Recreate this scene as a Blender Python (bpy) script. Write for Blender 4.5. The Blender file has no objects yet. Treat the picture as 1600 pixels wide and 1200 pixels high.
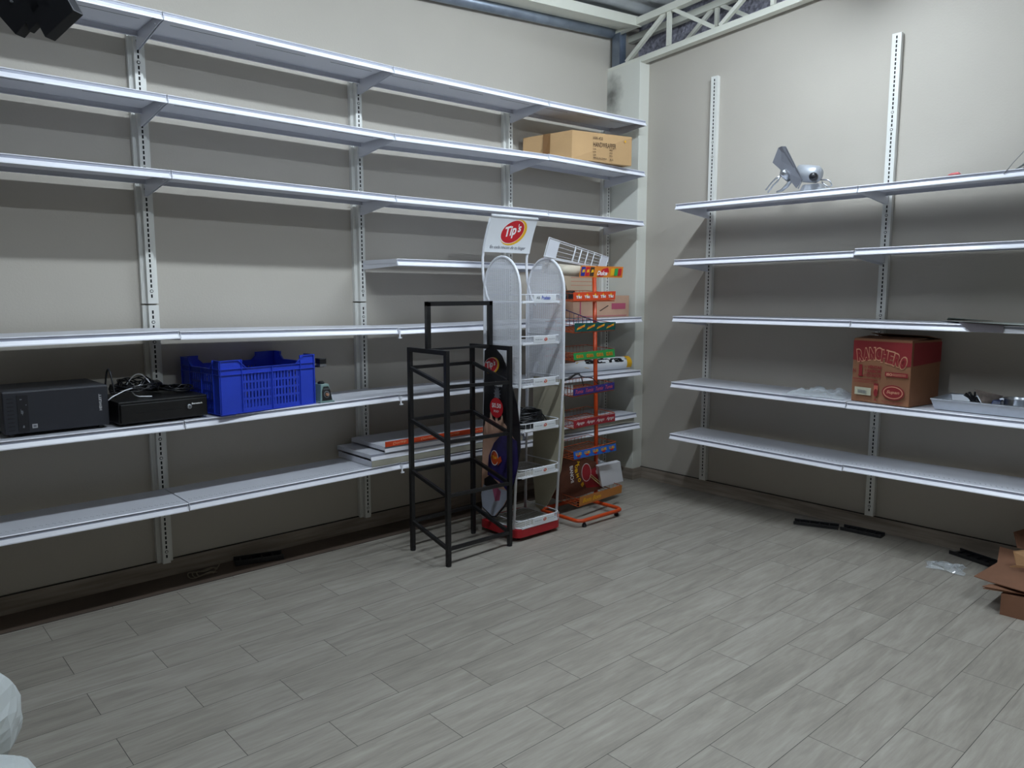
import bpy, math, random
from mathutils import Vector, Matrix
from math import sin, cos, pi, radians
rnd = random.Random(7)
scene = bpy.context.scene
COL = scene.collection

# ------------------------------------------------------------------ camera
CAMP = Vector((-4.907, -4.187, 1.532)); YAW = radians(48.006); PITCH = radians(-6.995); FPX = 1186.27
FW = Vector((cos(PITCH)*cos(YAW), cos(PITCH)*sin(YAW), sin(PITCH)))
RT = Vector((sin(YAW), -cos(YAW), 0)); UP = RT.cross(FW)
cam = bpy.data.cameras.new('camera'); camo = bpy.data.objects.new('camera', cam); COL.objects.link(camo)
cam.sensor_fit = 'HORIZONTAL'; cam.sensor_width = 36; cam.lens = 36*FPX/1600
cam.clip_start = .05; cam.clip_end = 60
camo.matrix_world = Matrix(((RT.x, UP.x, -FW.x, CAMP.x), (RT.y, UP.y, -FW.y, CAMP.y), (RT.z, UP.z, -FW.z, CAMP.z), (0, 0, 0, 1)))
scene.camera = camo

# ------------------------------------------------------------------ world, view
w = bpy.data.worlds.new('world'); scene.world = w; w.use_nodes = True
w.node_tree.nodes['Background'].inputs[0].default_value = (.85, .9, 1, 1)
w.node_tree.nodes['Background'].inputs[1].default_value = .02
scene.view_settings.view_transform = 'Standard'; scene.view_settings.look = 'None'
scene.view_settings.gamma = 1; scene.view_settings.use_curve_mapping = False
scene.view_settings.exposure = 0.0
TUBE_E1, TUBE_E2 = 138.0, 195.0          # tube lamp strengths (fittings are built right after the helpers)
LAMP_COL = (.80, .905, 1.0)

# ------------------------------------------------------------------ helpers
def at(px, py, **k):
    """point where the sight line of a photo pixel meets the plane x=, y= or z="""
    d = FW + RT*((px-800)/FPX) - UP*((py-600)/FPX)
    (a, v), = k.items(); i = 'xyz'.index(a)
    return CAMP + d*((v-CAMP[i])/d[i])

def srgb(c):
    if isinstance(c, str):
        c = [int(c[i:i+2], 16)/255 for i in (0, 2, 4)]
    return tuple((x/12.92 if x <= .04045 else ((x+.055)/1.055)**2.4) for x in c) + (1,)

MATS = {}
def mat(name, col, rough=.5, metal=0, emit=0, spec=.5, noise=0, nscale=8, bump=0, bscale=60, alpha=1, trans=0):
    if name in MATS: return MATS[name]
    m = bpy.data.materials.new(name); m.use_nodes = True; nt = m.node_tree
    b = nt.nodes['Principled BSDF']; c = srgb(col) if isinstance(col, str) else tuple(col)+(1,)
    b.inputs['Base Color'].default_value = c
    b.inputs['Roughness'].default_value = rough; b.inputs['Metallic'].default_value = metal
    b.inputs['Specular IOR Level'].default_value = spec
    b.inputs['Alpha'].default_value = alpha; b.inputs['Transmission Weight'].default_value = trans
    if emit:
        b.inputs['Emission Color'].default_value = c; b.inputs['Emission Strength'].default_value = emit
    if noise or bump:
        tc = nt.nodes.new('ShaderNodeTexCoord')
    if noise:
        n = nt.nodes.new('ShaderNodeTexNoise'); n.inputs['Scale'].default_value = nscale; n.inputs['Detail'].default_value = 6
        nt.links.new(tc.outputs['Object'], n.inputs['Vector'])
        mr = nt.nodes.new('ShaderNodeMapRange'); mr.inputs[1].default_value = .3; mr.inputs[2].default_value = .7
        mr.inputs[3].default_value = 1-noise; mr.inputs[4].default_value = 1+noise*.5
        nt.links.new(n.outputs['Fac'], mr.inputs[0])
        mx = nt.nodes.new('ShaderNodeVectorMath'); mx.operation = 'SCALE'
        mx.inputs[0].default_value = c[:3]; nt.links.new(mr.outputs[0], mx.inputs['Scale'])
        nt.links.new(mx.outputs[0], b.inputs['Base Color'])
    if bump:
        n2 = nt.nodes.new('ShaderNodeTexNoise'); n2.inputs['Scale'].default_value = bscale; n2.inputs['Detail'].default_value = 4
        nt.links.new(tc.outputs['Object'], n2.inputs['Vector'])
        bp = nt.nodes.new('ShaderNodeBump'); bp.inputs['Strength'].default_value = bump; bp.inputs['Distance'].default_value = .01
        nt.links.new(n2.outputs['Fac'], bp.inputs['Height']); nt.links.new(bp.outputs[0], b.inputs['Normal'])
    MATS[name] = m
    return m

class MB:
    def __init__(s): s.v = []; s.f = []; s.m = []
    def add(s, vs, fs, m=0):
        o = len(s.v); s.v += [tuple(v) for v in vs]
        s.f += [tuple(i+o for i in f) for f in fs]; s.m += [m]*len(fs); return s
    def hexa(s, p, m=0):      # p: 4 bottom ccw, 4 top ccw
        return s.add(p, [(3, 2, 1, 0), (4, 5, 6, 7), (0, 1, 5, 4), (1, 2, 6, 5), (2, 3, 7, 6), (3, 0, 4, 7)], m)
    def box(s, a, b, m=0, M=None):
        x0, y0, z0 = a; x1, y1, z1 = b
        x0, x1 = min(x0, x1), max(x0, x1); y0, y1 = min(y0, y1), max(y0, y1); z0, z1 = min(z0, z1), max(z0, z1)
        p = [(x0, y0, z0), (x1, y0, z0), (x1, y1, z0), (x0, y1, z0), (x0, y0, z1), (x1, y0, z1), (x1, y1, z1), (x0, y1, z1)]
        if M: p = [M @ Vector(q) for q in p]
        return s.hexa(p, m)
    def prism(s, poly, d, m=0, P=None):
        """poly: list of 3D points (planar), extruded by vector d"""
        n = len(poly); a = [Vector(p) for p in poly]; b = [p+Vector(d) for p in a]
        fs = [tuple(range(n-1, -1, -1)), tuple(range(n, 2*n))] + [(i, (i+1) % n, n+(i+1) % n, n+i) for i in range(n)]
        return s.add(a+b, fs, m)
    def tube(s, path, r, n=8, closed=False, m=0, caps=True):
        P = [Vector(p) for p in path]; N = len(P); vs = []; fs = []
        prev = None
        for i in range(N):
            if closed: t = (P[(i+1) % N]-P[i-1]).normalized()
            else: t = (P[min(i+1, N-1)]-P[max(i-1, 0)]).normalized()
            if prev is None:
                u = t.orthogonal().normalized()
            else:
                u = (prev - t*prev.dot(t)); u = u.normalized() if u.length > 1e-6 else t.orthogonal().normalized()
            prev = u; v = t.cross(u)
            rr = r[i] if isinstance(r, (list, tuple)) else r
            for k in range(n):
                a = 2*pi*(k+.5)/n; vs.append(P[i]+u*(rr*cos(a))+v*(rr*sin(a)))
        for i in range(N if closed else N-1):
            j = (i+1) % N
            for k in range(n): fs.append((i*n+k, i*n+(k+1) % n, j*n+(k+1) % n, j*n+k))
        if caps and not closed: fs += [tuple(range(n-1, -1, -1)), tuple((N-1)*n+k for k in range(n))]
        return s.add(vs, fs, m)
    def bar(s, a, b, r, m=0):   # square-section bar between two points
        a = Vector(a); b = Vector(b); t = (b-a).normalized()
        u = t.cross(Vector((0, 0, 1))); u = u.normalized() if u.length > 1e-4 else Vector((1, 0, 0)); v = u.cross(t)
        p = [c+u*(i*r)+v*(j*r) for c in (a, b) for i, j in ((-1, -1), (1, -1), (1, 1), (-1, 1))]
        return s.hexa(p, m)
    def lathe(s, prof, c, n=24, m=0, M=None):
        vs = []; fs = []
        for r, z in prof:
            for k in range(n):
                a = 2*pi*k/n; q = Vector((r*cos(a), r*sin(a), z))
                if M: q = M @ q
                vs.append(Vector(c)+q)
        for i in range(len(prof)-1):
            for k in range(n): fs.append((i*n+k, i*n+(k+1) % n, (i+1)*n+(k+1) % n, (i+1)*n+k))
        fs += [tuple(range(n-1, -1, -1)), tuple((len(prof)-1)*n+k for k in range(n))]
        return s.add(vs, fs, m)
    def grid(s, fn, nu, nv, m=0):
        vs = [fn(i/nu, j/nv) for j in range(nv+1) for i in range(nu+1)]
        fs = [(j*(nu+1)+i, j*(nu+1)+i+1, (j+1)*(nu+1)+i+1, (j+1)*(nu+1)+i) for j in range(nv) for i in range(nu)]
        return s.add(vs, fs, m)
    def build(s, name, mats, parent=None, loc=None, rz=0, smooth=False, bevel=0, solid=0, **tags):
        me = bpy.data.meshes.new(name); me.from_pydata(s.v, [], s.f); me.update()
        if not isinstance(mats, (list, tuple)): mats = [mats]
        for m in mats: me.materials.append(m)
        for p, k in zip(me.polygons, s.m): p.material_index = k; p.use_smooth = smooth
        o = bpy.data.objects.new(name, me); COL.objects.link(o)
        if parent: o.parent = parent
        if loc: o.location = loc
        o.rotation_euler.z = rz
        if bevel:
            b = o.modifiers.new('bevel', 'BEVEL'); b.width = bevel; b.segments = 2; b.limit_method = 'ANGLE'
        if solid:
            b = o.modifiers.new('solid', 'SOLIDIFY'); b.thickness = solid; b.offset = 0
        for k, v in tags.items(): o[k] = v
        return o

def thing(name, label, cat, loc=(0, 0, 0), rz=0, group=None):
    o = bpy.data.objects.new(name, None); COL.objects.link(o); o.location = loc; o.rotation_euler.z = rz
    o['label'] = label; o['category'] = cat
    if group: o['group'] = group
    o.empty_display_size = .05
    return o
def tag(o, label, cat, group=None):
    o['label'] = label; o['category'] = cat
    if group: o['group'] = group
    return o
def struct(o): o['kind'] = 'structure'; return o

_txt = {}
def text_geo(s, shear=0, bold=0):
    """vertices and faces of a line of lettering, normalised to height 1 (cap height), origin at centre"""
    key = (s, shear, bold)
    if key in _txt: return _txt[key]
    cu = bpy.data.curves.new('t', 'FONT'); cu.body = s; cu.size = 1; cu.shear = shear; cu.offset = bold
    cu.resolution_u = 3; cu.align_x = 'LEFT'
    ob = bpy.data.objects.new('t', cu); COL.objects.link(ob)
    dg = bpy.context.evaluated_depsgraph_get(); me = bpy.data.meshes.new_from_object(ob.evaluated_get(dg))
    vs = [(v.co.x, v.co.y) for v in me.vertices]; fs = [tuple(p.vertices) for p in me.polygons]
    bpy.data.objects.remove(ob); bpy.data.curves.remove(cu); bpy.data.meshes.remove(me)
    if not vs: return ([], [])
    x0 = min(v[0] for v in vs); x1 = max(v[0] for v in vs); y0 = min(v[1] for v in vs); y1 = max(v[1] for v in vs)
    vs = [((x-(x0+x1)/2)/(x1-x0), (y-(y0+y1)/2)/(y1-y0)) for x, y in vs]
    _txt[key] = (vs, fs); return _txt[key]

class Print:
    """flat printing on a surface; fn maps (u, v, lift) in metres to a 3D point"""
    def __init__(s, fn): s.fn = fn; s.b = MB(); s.n = 0; s.mats = []
    def mi(s, m):
        if m not in s.mats: s.mats.append(m)
        return s.mats.index(m)
    def _l(s): s.n += 1; return .0006+.00025*s.n
    def poly(s, pts, m):
        l = s._l(); s.b.add([s.fn(u, v, l) for u, v in pts], [tuple(range(len(pts)))], s.mi(m)); return s
    def rect(s, u, v, w, h, m, rows=1):
        l = s._l()
        for i in range(rows):
            a = v-h/2+h*i/rows; b = v-h/2+h*(i+1)/rows
            s.b.add([s.fn(u-w/2, a, l), s.fn(u+w/2, a, l), s.fn(u+w/2, b, l), s.fn(u-w/2, b, l)], [(0, 1, 2, 3)], s.mi(m))
        return s
    def ell(s, u, v, a, b, m, rot=0, n=28, ring=0):
        l = s._l(); K = 6; vs = []; fs = []
        for k in range(K+1):
            f = (k/K) if not ring else (1-ring)+ring*k/K
            for i in range(n):
                t = 2*pi*i/n; x = a*f*cos(t); y = b*f*sin(t)
                vs.append(s.fn(u+x*cos(rot)-y*sin(rot), v+x*sin(rot)+y*cos(rot), l))
        for k in range(K):
            for i in range(n): fs.append((k*n+i, (k+1)*n+i, (k+1)*n+(i+1) % n, k*n+(i+1) % n))
        s.b.add(vs, fs, s.mi(m)); return s
    def text(s, t, u, v, w, h, m, shear=0, bold=.02, rot=0, arch=0):
        l = s._l(); vs, fs = text_geo(t, shear, bold)
        out = []
        for x, y in vs:
            X = x*w; Y = y*h + arch*(1-(2*x)**2)
            out.append(s.fn(u+X*cos(rot)-Y*sin(rot), v+X*sin(rot)+Y*cos(rot), l))
        s.b.add(out, fs, s.mi(m)); return s
    def build(s, name, parent, **k): return s.b.build(name, s.mats, parent, **k)

def plane_fn(o, xd, yd):
    o = Vector(o); xd = Vector(xd).normalized(); yd = Vector(yd).normalized(); n = xd.cross(yd)
    return lambda u, v, l=0: o+xd*u+yd*v+n*l

# ------------------------------------------------------------------ materials
def wall_mat(name, col, stain=None):
    m = mat(name, col, rough=.62, spec=.3, noise=.035, nscale=1.7, bump=.08, bscale=90)
    if stain:
        nt = m.node_tree; b = nt.nodes['Principled BSDF']; src = b.inputs['Base Color'].links[0].from_socket
        g = nt.nodes.new('ShaderNodeNewGeometry'); d = nt.nodes.new('ShaderNodeVectorMath'); d.operation = 'SUBTRACT'
        d.inputs[1].default_value = stain[:3]; nt.links.new(g.outputs['Position'], d.inputs[0])
        sc = nt.nodes.new('ShaderNodeVectorMath'); sc.operation = 'MULTIPLY'; sc.inputs[1].default_value = (1/stain[3], 1/stain[3], 1/stain[4])
        nt.links.new(d.outputs[0], sc.inputs[0]); ln = nt.nodes.new('ShaderNodeVectorMath'); ln.operation = 'LENGTH'; nt.links.new(sc.outputs[0], ln.inputs[0])
        no = nt.nodes.new('ShaderNodeTexNoise'); no.inputs['Scale'].default_value = 14; nt.links.new(g.outputs['Position'], no.inputs['Vector'])
        ad = nt.nodes.new('ShaderNodeMath'); ad.operation = 'ADD'; nt.links.new(ln.outputs['Value'], ad.inputs[0]); nt.links.new(no.outputs['Fac'], ad.inputs[1])
        mr = nt.nodes.new('ShaderNodeMapRange'); mr.inputs[1].default_value = .6; mr.inputs[2].default_value = 1.7; mr.inputs[3].default_value = .78; mr.inputs[4].default_value = 0
        nt.links.new(ad.outputs[0], mr.inputs[0])
        mx = nt.nodes.new('ShaderNodeMix'); mx.data_type = 'RGBA'; nt.links.new(mr.outputs[0], mx.inputs[0]); nt.links.new(src, mx.inputs[6])
        mx.inputs[7].default_value = srgb('3a3733'); nt.links.new(mx.outputs[2], b.inputs['Base Color'])
    return m
M_WALL = wall_mat('wall_paint', 'b9b3a9')
M_WALL2 = wall_mat('rear_wall_low_bounce', '857d70')  # darkened on the unseen walls so they bounce less light back
M_COLM = wall_mat('column_paint', 'd8d8cf', stain=(-.113, -.05, 3.08, .10, .16))
M_CREAM = mat('cream_steel_paint', 'dcdcd0', rough=.45, noise=.05, nscale=5)
M_WHITE = mat('shelf_white', 'd8dae2', rough=.34, noise=.03, nscale=3)
M_RAIL = mat('rail_white', 'f6f7ff', rough=.28)
M_RAILG = mat('rail_groove_grey', 'a3a7b8', rough=.4)
M_UPR = mat('upright_white', 'deded9', rough=.45, noise=.05, nscale=6)
M_DARK = mat('slot_black', '0b0b0c', rough=.8)
M_BLACK = mat('black_paint', '141416', rough=.42, noise=.15, nscale=30)
M_BLACKP = mat('black_plastic', '15161b', rough=.35, noise=.1, nscale=20)
M_GREYP = mat('charcoal_plastic', '2b2d35', rough=.45, noise=.06, nscale=9)
M_ORANGE = mat('orange_paint', 'c8481a', rough=.35)
M_WIREW = mat('white_wire', 'e8eaf0', rough=.3)
M_CHROME = mat('brushed_aluminium', 'b4b8bf', rough=.32, metal=.9, noise=.06, nscale=20)
M_GALV = mat('galvanised_steel', '8d97a5', rough=.4, metal=.7, noise=.2, nscale=9)
M_CARD = mat('cardboard', 'b9966a', rough=.8, noise=.06, nscale=6, bump=.05, bscale=40)
M_CARD2 = mat('cardboard_brown', '96684c', rough=.85, noise=.1, nscale=6, bump=.06, bscale=40)
M_WTXT = mat('print_white', 'ececec', rough=.5)
M_RED = mat('print_red', 'c4202a', rough=.45)
M_YEL = mat('print_yellow', 'e6b01e', rough=.45)
M_INK = mat('print_ink', '3c2a1c', rough=.7)
M_GREYT = mat('print_grey', '70747c', rough=.5)

def floor_mat():
    m = bpy.data.materials.new('floor_tile'); m.use_nodes = True; nt = m.node_tree; L = nt.links
    b = nt.nodes['Principled BSDF']; N = nt.nodes.new
    g = N('ShaderNodeNewGeometry'); sx = N('ShaderNodeSeparateXYZ'); L.new(g.outputs['Position'], sx.inputs[0])
    def math(op, a, b_=None):
        n = N('ShaderNodeMath'); n.operation = op
        for i, q in enumerate((a, b_)):
            if q is None: continue
            if isinstance(q, (int, float)): n.inputs[i].default_value = q
            else: L.new(q, n.inputs[i])
        return n.outputs[0]
    TL, TW = .5956, .1985
    u = math('ADD', sx.outputs[0], 4.2824+TL/2+TL*20); v = math('SUBTRACT', -.2632+TW*0, sx.outputs[1])
    v = math('ADD', v, TW*2)
    cb = N('ShaderNodeCombineXYZ'); L.new(u, cb.inputs[0]); L.new(v, cb.inputs[1])
    br = N('ShaderNodeTexBrick'); L.new(cb.outputs[0], br.inputs['Vector'])
    br.offset = .5; br.offset_frequency = 2; br.squash = 1
    br.inputs['Scale'].default_value = 1; br.inputs['Brick Width'].default_value = TL; br.inputs['Row Height'].default_value = TW
    br.inputs['Mortar Size'].default_value = .0012; br.inputs['Mortar Smooth'].default_value = .3; br.inputs['Bias'].default_value = 0
    br.inputs['Color1'].default_value = (0, 0, 0, 1); br.inputs['Color2'].default_value = (1, 1, 1, 1); br.inputs['Mortar'].default_value = (.5, .5, .5, 1)
    sc = N('ShaderNodeSeparateColor'); L.new(br.outputs['Color'], sc.inputs[0]); rndv = sc.outputs[0]
    # streaks along each tile, shifted per tile
    off = math('MULTIPLY', rndv, 37.0)
    def streak(kx, ky, det, dist):
        c = N('ShaderNodeCombineXYZ'); L.new(math('MULTIPLY', sx.outputs[0], kx), c.inputs[0]); L.new(math('MULTIPLY', sx.outputs[1], ky), c.inputs[1]); L.new(off, c.inputs[2])
        n = N('ShaderNodeTexNoise'); n.inputs['Scale'].default_value = 1; n.inputs['Detail'].default_value = det; n.inputs['Distortion'].default_value = dist
        n.inputs['Roughness'].default_value = .6
        L.new(c.outputs[0], n.inputs['Vector']); return n.outputs['Fac']
    a = streak(3.2, 26, 5, .6); b2 = streak(9, 95, 4, .4); c3 = streak(1.2, 5, 3, 1)
    s = math('ADD', math('MULTIPLY', a, .55), math('ADD', math('MULTIPLY', b2, .25), math('MULTIPLY', c3, .3)))
    s = math('ADD', s, math('MULTIPLY', rndv, .05))
    cr = N('ShaderNodeValToRGB'); L.new(s, cr.inputs[0]); e = cr.color_ramp.elements
    e[0].position = .38; e[0].color = srgb('837e75'); e[1].position = .74; e[1].color = srgb('aaa59b')
    e2 = cr.color_ramp.elements.new(.55); e2.color = srgb('979187')
    mx = N('ShaderNodeMix'); mx.data_type = 'RGBA'; L.new(br.outputs['Fac'], mx.inputs[0]); L.new(cr.outputs[0], mx.inputs[6]); mx.inputs[7].default_value = srgb('2c2925')
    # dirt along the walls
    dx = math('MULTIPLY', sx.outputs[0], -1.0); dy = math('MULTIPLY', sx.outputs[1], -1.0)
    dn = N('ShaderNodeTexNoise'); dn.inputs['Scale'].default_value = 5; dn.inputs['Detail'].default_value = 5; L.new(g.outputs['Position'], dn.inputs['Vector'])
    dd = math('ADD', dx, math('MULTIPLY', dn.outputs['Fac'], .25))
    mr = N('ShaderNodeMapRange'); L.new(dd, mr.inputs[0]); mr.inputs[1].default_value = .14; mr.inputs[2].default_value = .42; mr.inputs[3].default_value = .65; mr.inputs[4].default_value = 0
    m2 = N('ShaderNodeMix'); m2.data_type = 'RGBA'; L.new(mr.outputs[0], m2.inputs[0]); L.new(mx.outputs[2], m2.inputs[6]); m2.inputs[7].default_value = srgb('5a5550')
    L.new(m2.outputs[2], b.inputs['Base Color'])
    b.inputs['Roughness'].default_value = .42; b.inputs['Specular IOR Level'].default_value = .35
    bp = N('ShaderNodeBump'); bp.inputs['Strength'].default_value = .3; bp.inputs['Distance'].default_value = .002; bp.invert = True
    L.new(br.outputs['Fac'], bp.inputs['Height']); L.new(bp.outputs[0], b.inputs['Normal'])
    return m
M_FLOOR = floor_mat()

def base_mat():
    m = bpy.data.materials.new('baseboard_tile'); m.use_nodes = True; nt = m.node_tree; b = nt.nodes['Principled BSDF']
    g = nt.nodes.new('ShaderNodeNewGeometry'); mp = nt.nodes.new('ShaderNodeMapping'); mp.inputs['Scale'].default_value = (3, 3, 40)
    n = nt.nodes.new('ShaderNodeTexNoise'); n.inputs['Scale'].default_value = 1; n.inputs['Detail'].default_value = 5
    nt.links.new(g.outputs['Position'], mp.inputs[0]); nt.links.new(mp.outputs[0], n.inputs['Vector'])
    cr = nt.nodes.new('ShaderNodeValToRGB'); cr.color_ramp.elements[0].position = .35; cr.color_ramp.elements[1].position = .7
    cr.color_ramp.elements[0].color = srgb('80756a'); cr.color_ramp.elements[1].color = srgb('a3978a')
    nt.links.new(n.outputs['Fac'], cr.inputs[0]); nt.links.new(cr.outputs[0], b.inputs['Base Color']); b.inputs['Roughness'].default_value = .5
    return m
M_BASE = base_mat()
M_STRIP = mat('dark_floor_strip', '584a40', rough=.7, noise=.25, nscale=4)
M_GROUT = mat('dark_grout', '2c2622', rough=.9)
M_ROUGH = mat('rough_concrete', 'a3a2b0', rough=.95, noise=.5, nscale=45, bump=1, bscale=45)
M_ROOF = mat('foil_roof', 'c6cace', rough=.38, metal=.15, noise=.2, nscale=5, bump=.6, bscale=7)

# ------------------------------------------------------------------ lamps above the room
M_TUBE1 = mat('tube_glow_front', LAMP_COL, emit=TUBE_E1); M_TUBE2 = mat('tube_glow_rear', LAMP_COL, emit=TUBE_E2)
def roof_z(x, y): return 3.66+.078*x-.085*y
def lamp(x, y, m, label, z=3.38, ln=1.2, wd=.036, dp=.040):
    t = thing('tube_light', label, 'ceiling light', (x, y, z))
    b = MB(); b.box((-ln/2, -.045, .03), (ln/2, .045, .075)); b.box((-ln/2-.01, -.03, .0), (-ln/2, .03, .03)); b.box((ln/2, -.03, .0), (ln/2+.01, .03, .03))
    b.build('housing', M_CREAM, t)
    b = MB(); b.prism([(-ln/2, wd*cos(a), .028-dp*sin(a)) for a in [pi*i/12 for i in range(13)]], (ln, 0, 0)); b.build('diffuser', m, t)
    for sx in (-.4, .4):
        MB().tube([(sx, 0, .075), (sx, 0, roof_z(x+sx, y)-z-.03)], .004, 6).build('hanger', M_GALV, t)
lamp(-1.20, -2.03, M_TUBE1, 'white fluorescent tube fitting hung nearest the right wall')
lamp(-3.45, -2.08, M_TUBE1, 'white fluorescent tube fitting hung in line, farther from the right wall')
lamp(-3.0, -5.05, M_TUBE2, 'white fluorescent tube fitting hung behind the camera', z=3.45)

b_ = MB(); b_.box((-7.2, -4.60, 2.98), (.0, -4.45, 3.17))  # added beam out of view, keeps the rear lamp off the lowest wall
tag(b_.build('light_block_beam', M_CREAM), 'added unseen beam behind the camera, blocking the rear lamp from the low wall', 'beam')
# ------------------------------------------------------------------ room shell
XM, YM = -7.2, -7.2
def sh(name, a, b, m): o = MB().box(a, b).build(name, m); return struct(o)
sh('floor', (XM, YM, -.1), (.3, .1, 0), M_FLOOR)
o = MB()
o.hexa([(XM, 0, 0), (.3, 0, 0), (.3, .15, 0), (XM, .15, 0), (XM, 0, roof_z(XM, 0)+.05), (.3, 0, roof_z(.3, 0)+.05), (.3, .15, roof_z(.3, 0)+.05), (XM, .15, roof_z(XM, 0)+.05)])
struct(o.build('wall_left', M_WALL))
WR = lambda y: 3.262-.087*y
o = MB().hexa([(0, YM, 0), (.3, YM, 0), (.3, 0, 0), (0, 0, 0), (0, YM, WR(YM)), (.3, YM, WR(YM)), (.3, 0, WR(0)), (0, 0, WR(0))])
struct(o.build('wall_right', M_WALL))
def rough_pt(u, v):
    y = YM*u; z = WR(y)+(roof_z(.28, y)+.1-WR(y))*v
    return (.28-.012*rnd.random(), y, z)
o = MB().grid(rough_pt, 260, 16); struct(o.build('wall_right_upper', M_ROUGH))
sh('wall_rear', (XM-.1, YM, 0), (XM, 0.1, 4.4), M_WALL2)
sh('wall_front', (XM, YM-.1, 0), (.3, YM, 4.4), M_WALL2)
def roof_pt(u, v):
    x = XM-.1+(7.2+.5)*u; y = YM-.1+(7.2+.3)*v
    return (x, y, roof_z(x, y)+.018*sin(2*pi*y/.21)+.004*sin(x*9+y*4))
struct(MB().grid(roof_pt, 60, 300).build('ceiling', M_ROOF, smooth=True))
XC, CW = -.113, .331
o = MB().hexa([(XC, -CW, 0), (.01, -CW, 0), (.01, .01, 0), (XC, .01, 0), (XC, -CW, WR(-CW)), (.01, -CW, WR(-CW)), (.01, .01, WR(0)), (XC, .01, WR(0))])
struct(o.build('column', M_COLM, bevel=.004))
HB = .092
def base(name, a, b):
    o = MB(); o.box(a, b, 0)
    x0, y0, z0 = a; x1, y1, z1 = b
    o.box((x0, y0, z1), (x1, y1, z1+.004), 1)
    struct(o.build(name, [M_BASE, M_GROUT]))
base('baseboard_left', (XM, -.012, 0), (XC, 0, HB))
base('baseboard_right', (-.012, YM, 0), (0, -CW, HB))
o = MB().box((XC-.012, -CW-.012, 0), (XC, -.012, HB)); o.box((XC, -CW-.012, 0), (-.012, -CW, HB)); struct(o.build('baseboard_column', M_BASE))
o = MB(); o.box((XM, -.238, 0), (-.9, -.012, .0015)); o.box((XM, -.241, 0), (-.9, -.238, .002), 1); struct(o.build('trim_1', [M_STRIP, M_GROUT]))
def cl(b, p, q, w_, h_, m=0):   # box-section steel member between p and q, w_ across x, h_ vertical
    p = Vector(p); q = Vector(q); t = (q-p).normalized(); x = Vector((1, 0, 0)); n = x.cross(t).normalized()
    if abs(t.x) > .9: x = Vector((0, 1, 0)); n = t.cross(x).normalized()
    b.hexa([c+x*(i*w_/2)+n*(j*h_/2) for c in (p, q) for i, j in ((-1, -1), (1, -1), (1, 1), (-1, 1))], m)
# truss over the right wall: two faces, chords rising away from the corner
def truss(xx, label, wd, off=0):
    t = thing('roof_truss', label, 'truss', (0, 0, 0))
    Zb = lambda y: 3.268-.077*y; Zt = lambda y: 3.562-.077*y
    b = MB(); cl(b, (xx, -.0, Zb(0)), (xx, YM, Zb(YM)), wd, .042); b.build('bottom_chord', M_CREAM, t)
    b = MB(); cl(b, (xx, -.0, Zt(0)), (xx, YM, Zt(YM)), wd, .05); b.build('top_chord', M_CREAM, t)
    y = -.17-off; k = 0
    while y > YM+.7:
        b = MB(); cl(b, (xx, y, Zb(y)+.03), (xx, y-.36, Zt(y-.36)-.02), wd*.5, .028); b.build('diagonal', M_CREAM, t)
        b = MB(); cl(b, (xx, y-.40, Zt(y-.40)-.02), (xx, y-.40, Zb(y-.40)+.03), wd*.5, .028); b.build('strut', M_CREAM, t)
        b = MB(); cl(b, (xx, y-.44, Zt(y-.44)-.02), (xx, y-.80, Zb(y-.80)+.03), wd*.5, .028); b.build('diagonal', M_CREAM, t)
        y -= .84
truss(-.08, 'cream steel lattice truss along the top of the right wall', .06)
truss(.16, 'second cream lattice truss set behind the front one above right wall', .05, .25)
# steel at the wall head: purlin, gutter pipe, post
t = MB(); cl(t, (XM, -.23, roof_z(XM, -.23)-.085), (-.05, -.23, roof_z(-.05, -.23)-.085), .10, .07)
tag(t.build('purlin', M_CREAM), 'cream steel purlin under the metal roof beside the left wall', 'beam')
t = MB(); cl(t, (XM, -.115, roof_z(XM, -.1)-.075), (-.05, -.115, roof_z(-.05, -.1)-.075), .05, .035)
tag(t.build('ceiling_angle', M_CREAM), 'narrow cream steel angle just above the galvanised pipe', 'beam')
t = MB(); t.tube([(XM, -.05, roof_z(XM, 0)-.10), (-.2, -.05, roof_z(-.2, 0)-.10), (-.13, -.05, roof_z(-.13, 0)-.10)], .042, 16)
tag(t.build('galvanised_pipe', M_GALV, smooth=True), 'galvanised pipe running along the top of the left wall', 'pipe')
t = MB(); t.box((-.10, -.075, WR(0)), (-.02, -.035, 3.60)); t.box((-.10, -.075, WR(0)), (-.09, -.11, 3.60)); t.box((-.03, -.075, WR(0)), (-.02, -.11, 3.60))
tag(t.build('steel_post', M_GALV), 'short galvanised steel channel post standing on the corner column', 'post')

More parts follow.
